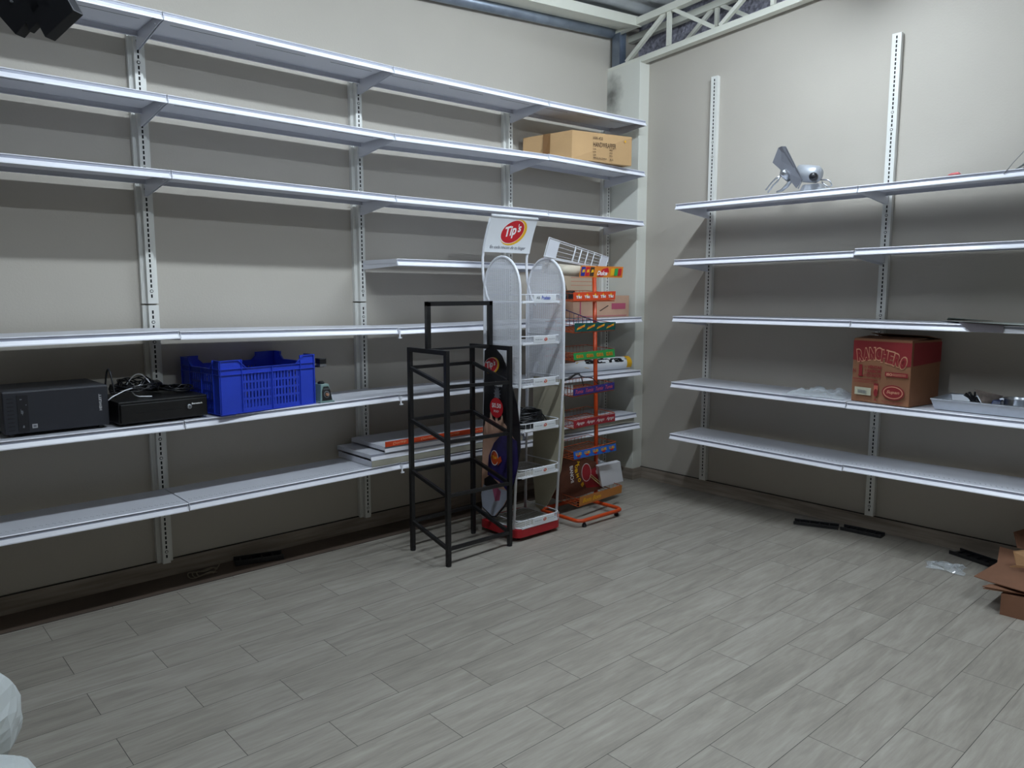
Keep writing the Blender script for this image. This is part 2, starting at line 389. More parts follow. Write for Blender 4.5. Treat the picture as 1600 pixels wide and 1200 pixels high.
# ------------------------------------------------------------------ wall uprights
SP = .0254
def slot_pos(z0, z1):
    z = z0+.03; i = 0
    while z < z1-.03:
        yield i, z; z += SP; i += 1
def upright(name, wall, c, secs, label, wide):
    """c: position along the wall; built in world coordinates; wall 'L' faces -y, wall 'R' faces -x"""
    root = thing(name, label, 'shelf upright', (c, 0, secs[0][0]) if wall == 'L' else (0, c, secs[0][0]), 0 if wall == 'L' else -pi/2,
                 'slotted uprights on the left wall' if wall == 'L' else 'slotted uprights on the right wall')
    zb = secs[0][0]
    for z0, z1 in secs:
        z0 -= zb; z1 -= zb; b = MB(); top = z1-.006*(z1 < 2.5)
        if wide:
            b.box((-.040, -.028, z0), (.040, -.001, top)); b.box((-.034, -.031, z0), (-.030, -.028, top)); y1 = -.058; hw = .019
            b.box((-hw, y1, z0), (hw, -.028, top))
        else:
            y1 = -.034; hw = .026
            b.box((-hw, y1, z0), (hw, -.001, top)); b.box((-hw-.001, y1-.0012, z0), (-hw+.004, y1, top)); b.box((hw-.004, y1-.0012, z0), (hw+.001, y1, top))
        for i, z in slot_pos(z0, top):
            if i % 24 in (1, 21):
                b.tube([(0, y1+.001, z+.008), (0, y1-.0015, z+.008)], .0085, 12, m=1); b.tube([(0, y1+.001, z+.008), (0, y1-.0025, z+.008)], .0055, 12, m=0)
            else: b.box((-.0040, y1-.0007, z), (.0040, y1+.001, z+.0170), 1)
        b.build('rail_section', [M_UPR, M_DARK], root)
UX = [-.1655, -1.2027, -2.4293, -3.663]
upright('slotted_upright', 'L', UX[3], [(.09, 1.465), (1.467, 2.80)], 'white slotted upright on left wall behind the black cash drawer', True)
upright('slotted_upright', 'L', UX[2], [(.09, 1.465), (1.467, 2.80)], 'white slotted upright on left wall just right of the blue crate', True)
upright('slotted_upright', 'L', UX[1], [(.09, 1.465), (1.467, 2.81)], 'white slotted upright on left wall behind the mesh display stand', True)
upright('slotted_upright', 'L', UX[0]+.035-.012, [(.09, 1.465), (1.467, 2.80)], 'white slotted upright on left wall nearest the corner column', True)
upright('slotted_upright', 'R', -.945, [(.098, 3.06)], 'tall slotted upright on right wall, the one nearer the corner', False)
upright('slotted_upright', 'R', -2.199, [(.098, 3.055)], 'tall slotted upright on right wall behind the red carton', False)

# ------------------------------------------------------------------ shelves
def shelf_geo(L, d, holes, back):
    """local: x 0..L, y 0 (wall) .. -d, top face at z=0"""
    e = .002; x0, x1 = e, L-e
    deck = MB()
    deck.box((x0, -d+.004, -.0015), (x1, -back, 0))
    deck.box((x0, -back-.0015, -.028), (x1, -back, -.0015)); deck.box((x0, -back-.012, -.028), (x1, -back-.0015, -.0265))
    for xa in (x0, x1-.0015): deck.box((xa, -d+.012, -.024), (xa+.0015, -back-.0015, -.0015))
    # pan stiffener below with narrow dark slits
    ym = -(d+back)/2
    deck.box((x0+.02, ym-.115, -.0135), (x1-.02, ym+.115, -.012)); deck.box((x0+.02, ym-.115, -.012), (x1-.02, ym-.1135, -.0015)); deck.box((x0+.02, ym+.1135, -.012), (x1-.02, ym+.115, -.0015))
    for a, b_ in ((.06, .30), (.40, .62), (.74, .95)):
        deck.box((L*a, ym-.053, -.0142), (L*b_, ym-.050, -.0134), 1)
    if holes:
        n = int(L/.0254)
        for i in range(1, n):
            for yy in (-d+.055, -d+.067):
                xx = i*.0254+(.006 if yy == -d+.055 else 0)
                deck.box((xx-.003, yy-.0016, -.0004), (xx+.003, yy+.0016, .0003), 2)
    rail = MB()
    def prof(pts, m):
        n = len(pts)
        rail.add([(x0, y, z) for y, z in pts]+[(x1, y, z) for y, z in pts], [tuple(range(n)), tuple(range(2*n-1, n-1, -1))]+[(i, n+i, n+(i+1) % n, (i+1) % n) for i in range(n)], m)
    prof([(-d+.006, 0), (-d, -.0005), (-d-.002, -.003), (-d, -.005), (-d+.006, -.005)], 0)
    prof([(-d+.005, -.005), (-d+.003, -.005), (-d+.003, -.018), (-d+.005, -.018)], 1)
    prof([(-d+.006, -.017), (-d+.002, -.017), (-d-.008, -.034), (-d-.008, -.039), (-d-.003, -.039), (-d+.006, -.030)], 0)
    return deck, rail
def bracket(x, d, h=.10, t=.0022, step=0):
    b = MB()
    pts = [(x, -.036, -.004), (x, -.036, -h), (x, -.075, -h), (x, -d+.05, -.043), (x, -d-.003, -.040), (x, -d-.007, -.030), (x, -d+.004, -.006)]
    b.prism(pts, (t, 0, 0)); b.tube([(x+t/2-.004, -d+.09, -.034), (x+t/2+.004, -d+.09, -.034)], .004, 8)
    return b
def shelf(wall, a, b_, za, zb, d, label, holes=False, hl=.10, clip=False):
    """a, b_: ends along the wall from the local left end to the right end as seen by the viewer"""
    L = abs(b_-a); tilt = math.atan2(zb-za, L)
    if wall == 'L': loc = (a, 0, za); rz = 0
    else: loc = (0, a, za); rz = -pi/2
    r = thing('wall_shelf', label, 'shelf', loc, rz, 'white metal shelves on the left wall' if wall == 'L' else 'white metal shelves on the right wall')
    r.rotation_mode = 'ZYX' if False else 'XYZ'
    r.rotation_euler = (0, -tilt, rz)
    deck, rail = shelf_geo(L, d, holes, .080 if wall == 'L' else .072)
    deck.build('deck', [M_WHITE, M_DARK, M_GREYT], r); rail.build('price_rail', [M_RAIL, M_RAILG], r)
    if clip:
        c = MB(); c.box((-.004, -d-.012, -.020), (.012, -d-.008, -.012)); c.box((-.002, -d-.016, -.055), (.006, -d-.012, -.012)); c.box((-.002, -d-.016, -.062), (.016, -d-.004, -.055))
        c.build('rail_clip', M_RAIL, r)
    bracket(.004, d, hl).build('bracket', M_WHITE, r); bracket(L-.0062, d, hl).build('bracket', M_WHITE, r)
    return r
XB = [-4.89]+UX[::-1]      # bay edges left to right
D = .4396
rowsL = {'A': [(2.789, 2.789), (2.789, 2.783), (2.783, 2.794), (2.794, 2.812)], 'B': [(2.430, 2.426), (2.426, 2.418), (2.418, 2.445), (2.448, 2.438)],
         'C': [(2.089, 2.088), (2.088, 2.075), (2.075, 2.074), (2.072, 2.067)], 'D': [None, None, (1.717, 1.714), None],
         'E': [(1.336, 1.345), (1.340, 1.322), (1.318, 1.325), (1.326, 1.330)], 'F': [(.908, .907), (.908, .928), (.925, .920), (.918, .912)],
         'G': [(.503, .501), (.503, .516), (.514, .500), (.498, .487)]}
rown = {'A': 'topmost row', 'B': 'second row down', 'C': 'third row down', 'D': 'short fourth row', 'E': 'middle row',
        'F': 'blue crate row', 'G': 'lowest row'}
bayn = ['leftmost bay', 'bay of the blue crate', 'bay of the black rack', 'bay by the corner']
special = {('D', 2): 'single white shelf hung between the third and middle rows of left wall', ('B', 3): 'white shelf carrying the brown handwrapper carton',
           ('F', 0): 'white shelf holding the charcoal computer case and half the cash drawer', ('F', 1): 'white shelf under the blue plastic crate',
           ('F', 3): 'white shelf by the corner carrying the rolled white banner', ('E', 3): 'white shelf by the corner carrying the pinkish cartons',
           ('G', 3): 'lowest white shelf by the corner with two spare boards on it', ('G', 2): 'lowest white shelf with a stack of spare shelf boards on it'}
for k, v in rowsL.items():
    for i, z in enumerate(v):
        if not z: continue
        lab = special.get((k, i), 'empty white shelf on left wall, %s, %s' % (rown[k], bayn[i]))
        shelf('L', XB[i], XB[i+1], z[0], z[1], D, lab, holes=(k == 'G' and i < 2) or k in 'E' and i == 9, hl=.085 if k in 'ABC' else .055, clip=(i == 2 and k in 'EFG'))
YB = [-.933, -2.199, -3.46]; DR = .446
rowsR = {'a': [(2.132, 2.131), (2.131, 2.137)], 'b': [(1.749, 1.763), (1.776, 1.786)], 'c': [(1.354, 1.359), (1.358, 1.356)], 'd': [(.886, .879), (.877, .878)], 'e': [(.510, .497), (.500, .512)]}
rn = {'a': 'top row', 'b': 'second row', 'c': 'third row', 'd': 'fourth row', 'e': 'bottom row'}
labR = {('a', 0): 'top shelf on right wall carrying the silver slicer', ('a', 1): 'top shelf at the far right holding a red scrap and twigs',
        ('b', 0): 'empty second shelf on right wall, the half nearer the corner', ('b', 1): 'empty second shelf at far right, sitting slightly higher than its neighbour',
        ('c', 0): 'empty third shelf on right wall, the half nearer the corner', ('c', 1): 'third shelf at far right carrying loose flat papers',
        ('d', 0): 'fourth shelf on right wall with the clear plastic bag', ('d', 1): 'fourth shelf at far right under the red carton and metal tray',
        ('e', 0): 'bottom empty shelf on right wall, the half nearer the corner', ('e', 1): 'bottom empty shelf on right wall, the far right half'}
for k, v in rowsR.items():
    for i, z in enumerate(v):
        shelf('R', YB[i], YB[i+1], z[0], z[1], DR, labR[(k, i)], holes=(k == 'e'), hl=.075)


# ------------------------------------------------------------------ black tube rack
def black_rack():
    r = thing('display_rack', 'black square-tube metal rack without shelves, standing before the mesh stand', 'rack', (-2.43, -.905, 0))
    W, DD, H = .485, .355, 1.21; t = .0125
    px = {(0, 0): (0, 0), (1, 0): (W, .03), (0, 1): (.005, DD), (1, 1): (W-.01, DD+.01)}
    for k, (x, y) in px.items():
        b = MB(); b.box((x-t, y-t, .012), (x+t, y+t, H)); b.build('post', M_BLACK, r, bevel=.002)
        b = MB(); b.lathe([(.016, 0), (.017, .008), (.0145, .016)], (x, y, 0), 12); b.build('foot', M_BLACKP, r)
    P = lambda i, j, z: Vector((px[(i, j)][0], px[(i, j)][1], z))
    for i in (0, 1):
        MB().bar(P(i, 0, H-t), P(i, 1, H-t), t).build('top_rail', M_BLACK, r)
    for n in range(4):
        zb = 1.092-.3045*n; zf = 1.012-.3045*n
        a, b_, c, d = P(0, 0, zf), P(1, 0, zf-.015), P(1, 1, zb), P(0, 1, zb)
        q = .0095
        for u, v, nm in ((a, b_, 'front_rail'), (c, d, 'back_rail'), (a, d, 'side_rail'), (b_, c, 'side_rail')):
            MB().bar(u, v, q).build(nm, M_BLACK, r)
    b = MB(); ym = DD*.52
    b.bar((.012, ym, H), (.012, ym, H+.26), t); b.bar((W-.02, ym, H), (W-.02, ym, H+.26), t); b.bar((.012-t, ym, H+.25), (W-.02+t, ym, H+.25), t)
    b.build('header_frame', M_BLACK, r)
    b = MB(); b.bar((.01, ym, H-.005), (W-.02, ym, H-.005), .006); b.build('header_base_rail', M_BLACK, r)
black_rack()

# ------------------------------------------------------------------ mesh stand with curved sign
M_BEIGE = mat('poster_back_beige', 'b9b29c', rough=.7, noise=.05, nscale=4)
M_POST = mat('poster_black', '17161a', rough=.35)
M_SKIN = mat('poster_hand_tone', 'c39a84', rough=.5, noise=.12, nscale=12)
M_PURP = mat('poster_purple', '2e2464', rough=.4, noise=.3, nscale=25)
M_PGREY = mat('poster_pale', 'aeb4c4', rough=.5, noise=.12, nscale=10)
M_PINK = mat('poster_pink', 'b25a7c', rough=.5)
M_REDP = mat('red_base_plastic', 'a81c26', rough=.35)
M_SIGN = mat('sign_white', 'dfe2e6', rough=.4)
def tips_logo(p, u, v, s, rot=radians(20)):
    p.ell(u+.03*s, v-.005*s, .50*s, .345*s, M_YEL, rot); p.ell(u-.03*s, v+.01*s, .455*s, .315*s, M_WTXT, rot)
    p.ell(u-.02*s, v+.01*s, .435*s, .30*s, M_RED, rot)
    p.text('Tip', u-.09*s, v+.0*s, .42*s, .36*s, M_WTXT, shear=.25, bold=.03, rot=rot*.7)
    p.text("s", u+.22*s, v+.10*s, .14*s, .16*s, M_WTXT, shear=.25, bold=.03, rot=rot*.7)
    p.text("'", u+.16*s, v+.20*s, .03*s, .08*s, M_WTXT, shear=.2, bold=.03, rot=rot*.7)
def mesh_stand():
    X0, X1 = -1.87, -1.50
    r = thing('mesh_display_stand', 'white mesh-sided snack stand with curved Tips sign and red base', 'display stand', (0, 0, 0))
    # base
    def rr(x0, y0, x1, y1, q, n=6):
        pts = []
        for cx, cy, a0 in ((x1-q, y0+q, -90), (x1-q, y1-q, 0), (x0+q, y1-q, 90), (x0+q, y0+q, 180)):
            for i in range(n+1):
                a = radians(a0+90*i/n); pts.append((cx+q*cos(a), cy+q*sin(a)))
        return pts
    base_ = rr(X0-.01, -.872, X1+.01, -.50, .05)
    MB().prism([(x, y, .022) for x, y in base_], (0, 0, .055)).build('base', M_REDP, r, bevel=.004)
    for x in (X0+.05, X1-.05):
        for y in (-.82, -.55): MB().lathe([(.012, 0), (.012, .022)], (x, y, 0), 10).build('foot', M_BLACKP, r)
    # side panels
    def panel_outline(x):
        yc = -.722; hw = .163; zt = 1.735; R_ = .20
        pts = []
        for i in range(17):
            a = pi*i/16; pts.append((x, yc+hw*cos(a), zt-R_+R_*sin(a)))
        return pts, yc, hw, zt, R_
    for x, s in ((X0, -1), (X1, 1)):
        arch, yc, hw, zt, R_ = panel_outline(x)
        path = [(x, yc+hw+.025, .075)]+[(x, yc+hw, 1.0)]+arch+[(x, yc-hw, 1.0), (x, yc-hw+.055, .075)]
        pan = MB().tube(path, .0085, 8).build('side_frame', M_WIREW, r, smooth=True)
        m = MB(); z = 1.0 if x == X0 else .95
        z = .98
        while z < zt-.01:
            k = hw if z < zt-R_ else hw*math.sqrt(max(0, 1-((z-zt+R_)/R_)**2))
            m.box((x-.0008, yc-k, z), (x+.0008, yc+k, z+.0034)); z += .0068
        y = yc-hw+.005
        while y < yc+hw:
            zt2 = zt-R_+R_*math.sqrt(max(0, 1-((y-yc)/hw)**2))
            m.box((x-.0013, y, .98), (x+.0013, y+.0024, zt2)); y += .0085
        m.build('mesh_panel', M_WIREW, r)
    # printed side boards
    xb = X0-.012
    out = [at(px_, py_, x=xb) for px_, py_ in [(757, 548), (764, 541), (773, 543), (784, 556), (793, 578), (800, 604), (808, 635), (812, 665), (813, 700), (809, 730), (801, 765), (789, 792), (775, 808), (768, 808), (753, 792), (751, 770), (754, 700), (756, 620)]]
    bd = MB().prism(out, (.004, 0, 0)).build('side_board', M_POST, r)
    f = plane_fn((xb, -.56, 0), (0, -1, 0), (0, 0, 1))
    def q(px_, py_):
        p = at(px_, py_, x=xb-.001); return (-.56-p.y, p.z)
    p = Print(f)
    p.poly([q(*a) for a in [(756, 668), (760, 655), (768, 652), (775, 660), (783, 655), (793, 668), (806, 690), (807, 735), (797, 770), (788, 789), (775, 805), (769, 805), (754, 790), (752, 772), (754, 700)]], M_SKIN)
    for x_, y_, l_ in ((760, 663, .05), (768, 655, .06), (776, 653, .06), (785, 658, .05), (794, 670, .04)):
        u, v = q(x_, y_); p.ell(u, v-.01, .011, l_, mat('poster_finger', 'd2ad96', rough=.5), .12)
    p.poly([q(*a) for a in [(756, 756), (790, 766), (797, 770), (786, 791), (773, 806), (769, 806), (754, 791), (752, 772)]], M_PGREY)
    p.poly([q(*a) for a in [(781, 682), (796, 680), (808, 690), (810, 724), (803, 755), (795, 770), (780, 752), (762, 742), (764, 712), (772, 692)]], M_PURP)
    p.poly([q(*a) for a in [(757, 748), (766, 742), (780, 756), (772, 764), (757, 758)]], M_POST)
    p.poly([q(*a) for a in [(770, 764), (776, 760), (783, 768), (781, 782), (774, 783)]], M_PINK)
    u, v = q(768, 571); tips_logo(p, u, v, .145)
    u, v = q(778, 600); p.text('Rum', u+.01, v, .07, .03, M_WTXT, shear=.3)
    u, v = q(778, 615); 
    for i in range(12):
        a = 2*pi*i/12; p.poly([(u+.02*cos(a+.25), v+.03*sin(a+.25)), (u+.036*cos(a), v+.055*sin(a)), (u+.02*cos(a-.25), v+.03*sin(a-.25))], M_GREYT)
    p.ell(u, v, .022, .034, M_GREYT)
    u, v = q(777, 637); p.ell(u, v, .062, .062, M_RED)
    p.text('$0.50', u, v+.012, .085, .032, M_WTXT, bold=.02); p.text('P.V.P', u, v-.022, .045, .014, M_WTXT)
    u, v = q(774, 715); p.ell(u, v, .036, .048, M_WTXT); p.ell(u, v, .032, .043, mat('poster_orange', 'c24a1e', rough=.4)); p.text('Tas', u, v+.004, .045, .02, M_YEL, bold=.03, rot=.1)
    p.poly([(u+.03, v-.0), (u+.06, v+.02), (u+.07, v-.01), (u+.03, v-.045)], mat('poster_orange', ''))
    p.build('printing', bd)
    xr = X1+.012
    outr = [at(px_, py_, x=xr) for px_, py_ in [(834, 590), (845, 566), (858, 556), (874, 562), (880, 600), (882, 650), (881, 700), (877, 735), (868, 765), (856, 788), (847, 796), (838, 792), (833, 740)]]
    MB().prism(outr, (-.004, 0, 0)).build('side_board', M_BEIGE, r, label='plain beige back of a printed board')
    # wire shelves with label strips
    yf, yb = -.872, -.545
    for i, z in enumerate((1.463, 1.213, .955, .683, .398, .082)):
        s = MB(); n = 14
        ring = [(x, y, z) for x, y in rr(X0+.008, yf+.012*(i > 2)*0, X1-.008, yb, .045, 4)]
        s.tube(ring, .0045, 6, closed=True)
        for k in range(1, n):
            x = X0+.008+(X1-X0-.016)*k/n; s.tube([(x, yf+.004, z), (x, yb-.002, z)], .0016, 5)
        for k in (.33, .66): s.tube([(X0+.01, yf+(yb-yf)*k, z), (X1-.01, yf+(yb-yf)*k, z)], .0022, 5)
        sh_ = s.build('wire_shelf', M_WIREW, r)
        if i > 2:
            pts = rr(X0+.012, yf+.004, X1-.012, yb-.004, .045, 4); MB().prism([(a, b, z-.001) for a, b in pts], (0, 0, .0015)).build('shelf_sheet', mat('grey_shelf_sheet', '9a968c', rough=.6, noise=.2, nscale=30), sh_)
        b = MB(); q_ = .045
        front = [(X0+.004, yb, z+.047), (X0+.004, yf+q_, z+.047)]+[(X0+.004+q_-q_*cos(radians(a)), yf+q_-q_*sin(radians(a)), z+.047) for a in (30, 60, 90)]+[(X1-.004-q_+q_*sin(radians(a)), yf+q_-q_*cos(radians(a)), z+.047) for a in (0, 30, 60, 90)]+[(X1-.004, yb, z+.047)]
        b.tube(front, .0028, 6)
        for x in (X0+.06, X0+.10, X1-.05, X1-.035, X1-.02): b.tube([(x, yf+.001, z), (x, yf+.001, z+.047)], .0015, 5)
        b.box((X0+.03, yf-.002, z-.006), (X1-.03, yf+.001, z+.010))
        b.build('front_guard', M_WIREW, sh_)
        lab = MB().box((X0+.12, yf-.0045, z+.006), (X1-.062, yf-.0025, z+.046)).build('label_strip', M_SIGN, sh_)
        p = Print(plane_fn((X0+.12, yf-.0045, z+.006), (1, 0, 0), (0, 0, 1)))
        if i == 0:
            p.text('AB', .035, .022, .03, .016, M_GREYT); p.text('Pruebalo', .10, .022, .075, .024, mat('ink_blue', '3a4fb0', rough=.5), shear=.3)
        else:
            tips_logo(p, .10, .02, .030, .2)
            p.text('En cada rincon', .042, .021, .06, .006, M_GREYT, shear=.2); p.text('de tu hogar', .152, .021, .055, .006, M_GREYT, shear=.2)
        p.build('printing', lab)
    # back wires
    for x in (X0+.004, X1-.004): MB().tube([(x, yb-.004, .08), (x, yb-.004, 1.50)], .0055, 8).build('back_post', M_WIREW, r, smooth=True)
    # sign on two bent tubes
    def ys(z): return -.543-.087*max(0, (z-1.72)/.27)**1.6
    for x in (X0, X1):
        path = [(x, -.625, 1.44), (x, -.585, 1.50), (x, -.550, 1.60), (x, -.543, 1.68)]+[(x, ys(z), z) for z in (1.74, 1.80, 1.86, 1.92, 1.97)]
        MB().tube(path, .0085, 8).build('sign_post', M_WIREW, r, smooth=True)
    S0, S1, Z0, Z1 = X0-.005, X1+.01, 1.770, 1.985
    sg = MB().grid(lambda a, b: (S0+(S1-S0)*a, ys(Z0+(Z1-Z0)*b)-.012, Z0+(Z1-Z0)*b), 2, 14)
    sg = sg.build('sign_sheet', M_SIGN, r, solid=.002)
    MB().tube([(S0, ys(Z1)-.008, Z1), (S1, ys(Z1)-.008, Z1)], .009, 10).build('sign_roll', M_SIGN, r, smooth=True)
    p = Print(lambda a, b, l=0: Vector((S0+a, ys(Z0+b)-.0132-l, Z0+b)))
    tips_logo(p, .205, .125, .215)
    p.text('En cada rincon de tu hogar', .188, .030, .30, .026, mat('ink_slate', '4a4d57', rough=.5), shear=.3, bold=0)
    p.build('printing', sg)
mesh_stand()
def coil(name, label, cat, c, R_, n, r, m, sq=.8, h=.03, seed=1, mat_=None, loops=()):
    rr_ = random.Random(seed); b = MB(); path = []
    for i in range(n*20):
        a = 2*pi*i/20; k = R_*(1-.22*rr_.random()*.6-.1*sin(a*.37)); path.append((c[0]+k*cos(a), c[1]+k*sq*sin(a), c[2]+r+h*(.5+.5*sin(a*.21+i*.05))))
    b.tube(path, r, 5)
    for l in loops: b.tube(l, r, 6)
    return tag(b.build(name, m, smooth=True), label, cat)
cc = (-1.685, -.72, .688)
coil('cable_coil', 'coiled black cable lying on a wire shelf of the mesh stand', 'cable', cc, .145, 22, .0042, M_BLACKP, .72, .085, 3,
     loops=[[(cc[0]-.11+.24*t, cc[1]-.05+.03*sin(t*5), cc[2]+.02+.10*sin(pi*t)) for t in [i/14 for i in range(15)]], [(cc[0]-.12+.22*t, cc[1]+.02, cc[2]+.03+.085*sin(pi*t**.8)) for t in [i/14 for i in range(15)]]])

# ------------------------------------------------------------------ orange candy rack
M_WIREO = mat('orange_wire', 'b5532a', rough=.4)
def orange_rack():
    r = thing('candy_rack', 'orange wire candy rack with printed header strips beside the mesh stand', 'rack', (0, 0, 0))
    X0, X1, Y0, Y1 = -1.385, -.955, -.93, -.555; z = .045; q = .045
    ring = []
    for cx, cy, a0 in ((X1-q, Y0+q, -90), (X1-q, Y1-q, 0), (X0+q, Y1-q, 90), (X0+q, Y0+q, 180)):
        for i in range(5):
            a = radians(a0+22.5*i); ring.append((cx+q*cos(a), cy+q*sin(a), z))
    MB().tube(ring, .0125, 10, closed=True).build('base_ring', M_ORANGE, r, smooth=True)
    for x, y in ((X0+.05, Y0+.005), (X1-.03, Y0+.03), (X0+.03, Y1-.03), (X1-.05, Y1-.01)):
        MB().lathe([(.014, 0), (.016, .012), (.008, .03), (.008, .04)], (x, y, 0), 12).build('foot', M_BLACKP, r)
    pb = at(931, 779, z=.045); PX, PY = pb.x, pb.y
    pt = at(928, 440, y=PY)
    MB().tube([(PX, PY, .045), (PX-.008, PY, .6), (pt.x, PY, 1.70)], .0145, 10).build('post', M_ORANGE, r, smooth=True)
    blu = mat('ink_deep_blue', '24308e', rough=.4); teal = mat('strip_teal', '10504a', rough=.35); grn = mat('strip_green', '2f9a4e', rough=.4)
    vio = mat('strip_violet', '2c2a78', rough=.4); crim = mat('strip_crimson', '961f2a', rough=.4); azu = mat('strip_blue', '2a68c8', rough=.4)
    org = mat('strip_orange', 'd8802a', rough=.4); redo = mat('strip_red_orange', 'd84a24', rough=.4); amb = mat('strip_amber', 'b07030', rough=.4)
    # (left end px, left bottom py, left top py, right end px, right bottom py, right top py, material, style)
    rows = [((905, 433), (908, 415), (972, 434), (974, 417), org, 0), ((896, 470), (896, 457), (961, 468), (962, 455), redo, 1),
            ((898, 519), (898, 505), (961, 515), (962, 503), teal, 2), ((897, 563), (896, 552), (961, 558), (960, 545), grn, 3),
            ((896, 619), (896, 608), (960, 608), (960, 597), vio, 4), ((897, 669), (896, 658), (961, 658), (961, 646), crim, 5),
            ((897, 718), (896, 706), (963, 704), (962, 693), azu, 6), ((905, 791), (906, 777), (971, 770), (972, 758), amb, 7)]
    for a, b_, c, d, m, st in rows:
        yl, yr = -.80, -.745
        A, B, C, Dd = at(*a, y=yl), at(*b_, y=yl), at(*c, y=yr), at(*d, y=yr)
        nrm = (C-A).cross(B-A).normalized(); W_ = (C-A).length; H_ = (B-A).length
        strip = MB().prism([A, C, Dd, B], -nrm*-.0-nrm*.0+Vector((0, .0015, 0)))
        s_ = strip.build('header_strip', m, r)
        def fn(u, v, l, A=A, B=B, C=C, Dd=Dd):
            P = (A*(1-u)+C*u)*(1-v)+(B*(1-u)+Dd*u)*v; return P+Vector((-.3, -1, .1)).normalized()*(l+.0006)
        p = Print(fn)
        if st == 0:
            for k, cc_ in enumerate((blu, M_RED, M_INK)): p.poly([(.02+.10*k, .1), (.11+.10*k, .1), (.11+.10*k, .9), (.02+.10*k, .9)], cc_)
            for k in range(3): p.poly([(.04+.10*k, .4), (.10+.10*k, .45), (.09+.10*k, .7), (.05+.10*k, .65)], M_YEL)
            p.poly([(.40, .1), (.50, .75), (.62, .9), (.66, .5), (.52, .1)], M_RED); p.text('Dulce', .50, .38, .24, .4, M_WTXT, shear=.3, bold=.03); 
            for k, cc_ in enumerate((M_YEL, mat('strip_green', ''), M_RED)): p.poly([(.70+.09*k, .15), (.78+.09*k, .2), (.78+.09*k, .85), (.70+.09*k, .8)], cc_)
        elif st == 1:
            for k in range(5):
                u = .12+.19*k; p.poly([(u-.03, .55), (u, .85), (u+.035, .55)], M_YEL); p.text('Tiki', u, .42, .13, .34, M_WTXT, bold=.04)
        elif st == 2:
            for k in range(4):
                u = .14+.24*k; p.poly([(u-.10, .18), (u+.09, .55), (u+.10, .85), (u-.08, .42)], M_YEL); p.text('Jalea', u, .52, .15, .26, M_RED, shear=.3, rot=.15)
        elif st == 3:
            for k in range(4): p.text('GUAVA', .14+.24*k, .48, .17, .48, M_YEL, bold=.04); p.text('GUAVA', .145+.24*k, .46, .14, .30, M_RED, bold=0)
        elif st == 4:
            for k in range(4): p.text('Tumix', .14+.24*k, .5, .19, .55, mat('ink_rose', 'd85a68', rough=.4), shear=.4, bold=.01, rot=.0)
        elif st == 5:
            for k in range(4): p.text('Agogo', .15+.24*k, .5, .19, .5, M_WTXT, shear=.5, bold=.0)
        elif st == 6:
            for k in range(5): p.text('LUIS', .11+.195*k, .6, .13, .38, M_YEL, bold=.05); p.poly([(.07+.195*k, .2), (.14+.195*k, .2), (.14+.195*k, .42), (.07+.195*k, .42)], M_RED)
        else:
            p.text('Bom Bom', .28, .5, .42, .5, M_YEL, shear=.3)
        p.build('printing', s_)
        # basket behind the strip
        if st == 0: continue
        zb = A.z-.005; zr = (C.z-.005+zb)/2; dep = .24; g = MB(); O = Vector((A.x, A.y, zb)); E1 = Vector((C.x-A.x, C.y-A.y, 0))
        inw = Vector((-E1.y, E1.x, 0)).normalized()
        if st == 7: dep = .2
        pt_ = lambda u, v, h=0: O+E1*u+inw*(.006+dep*v)+Vector((0, 0, h))
        hgt = .05
        for hh, rr_ in ((0, .0035), (hgt, .0025)):
            g.tube([pt_(0, 0, hh), pt_(1, 0, hh), pt_(1, 1, hh+.02), pt_(0, 1, hh+.02)], rr_, 6, closed=True)
        for k in range(1, 12): g.tube([pt_(k/12, 0), pt_(k/12, 1, .02), pt_(k/12, 1, .02+hgt)], .0014, 4)
        for k in range(1, 6):
            g.tube([pt_(0, k/6, hgt), pt_(0, k/6, 0.003*k), pt_(1, k/6, 0.003*k), pt_(1, k/6, hgt)], .0014, 4)
        g.build('basket', M_WIREO, r)
        MB().bar(pt_(.5, .35, .008), Vector((PX, PY, zb+.012)), .004).build('basket_arm', M_ORANGE, r)
orange_rack()
# leaning wire tray across the top of the orange rack
def wire_tray():
    A, B, C, Dd = at(858, 371, y=-.80), at(850, 400, y=-.80), at(951, 402, y=-.62), at(946, 419, y=-.62)
    r = thing('wire_tray', 'white wire tray resting tilted on top of the orange candy rack', 'tray', tuple(B))
    o = B; v = lambda p: p-o
    ex = (C-A); ey = (B-A); n = Vector((.72, .66, -.05)).normalized()*.12
    b = MB()
    for s in (Vector((0, 0, 0)), n):
        b.tube([v(A)+s, v(B)+s, v(Dd)+s, v(C)+s], .003, 6, closed=True)
    for p_ in (A, B, C, Dd): b.tube([v(p_), v(p_)+n], .0026, 6)
    for k in (.42, .52, .63, .74, .87):
        P1, P2 = A.lerp(C, k), B.lerp(Dd, k); b.tube([v(P1), v(P2)], .0024, 5); b.tube([v(P2), v(P2)+n, v(P1)+n], .0018, 5)
    for k in (.25, .5, .75):
        b.tube([v(A.lerp(B, k))+n, v(C.lerp(Dd, k))+n], .0016, 5)
    for k in (.3, .6): b.tube([v(B)+n*k, v(Dd)+n*k], .0018, 5)
    b.build('wire_frame', M_WIREW, r)
    MB().prism([v(A)+ex*.015+ey*.05, v(B)+ex*.015-ey*.02, v(B.lerp(Dd, .17)), v(A.lerp(C, .17))+ey*.05], Vector((0, .002, 0))).build('end_plate', M_WHITE, r)
    MB().prism([v(A.lerp(C, .88))+ey*.0, v(B.lerp(Dd, .88)), v(Dd), v(C)], Vector((0, .002, 0))).build('end_plate', M_WHITE, r)
wire_tray()
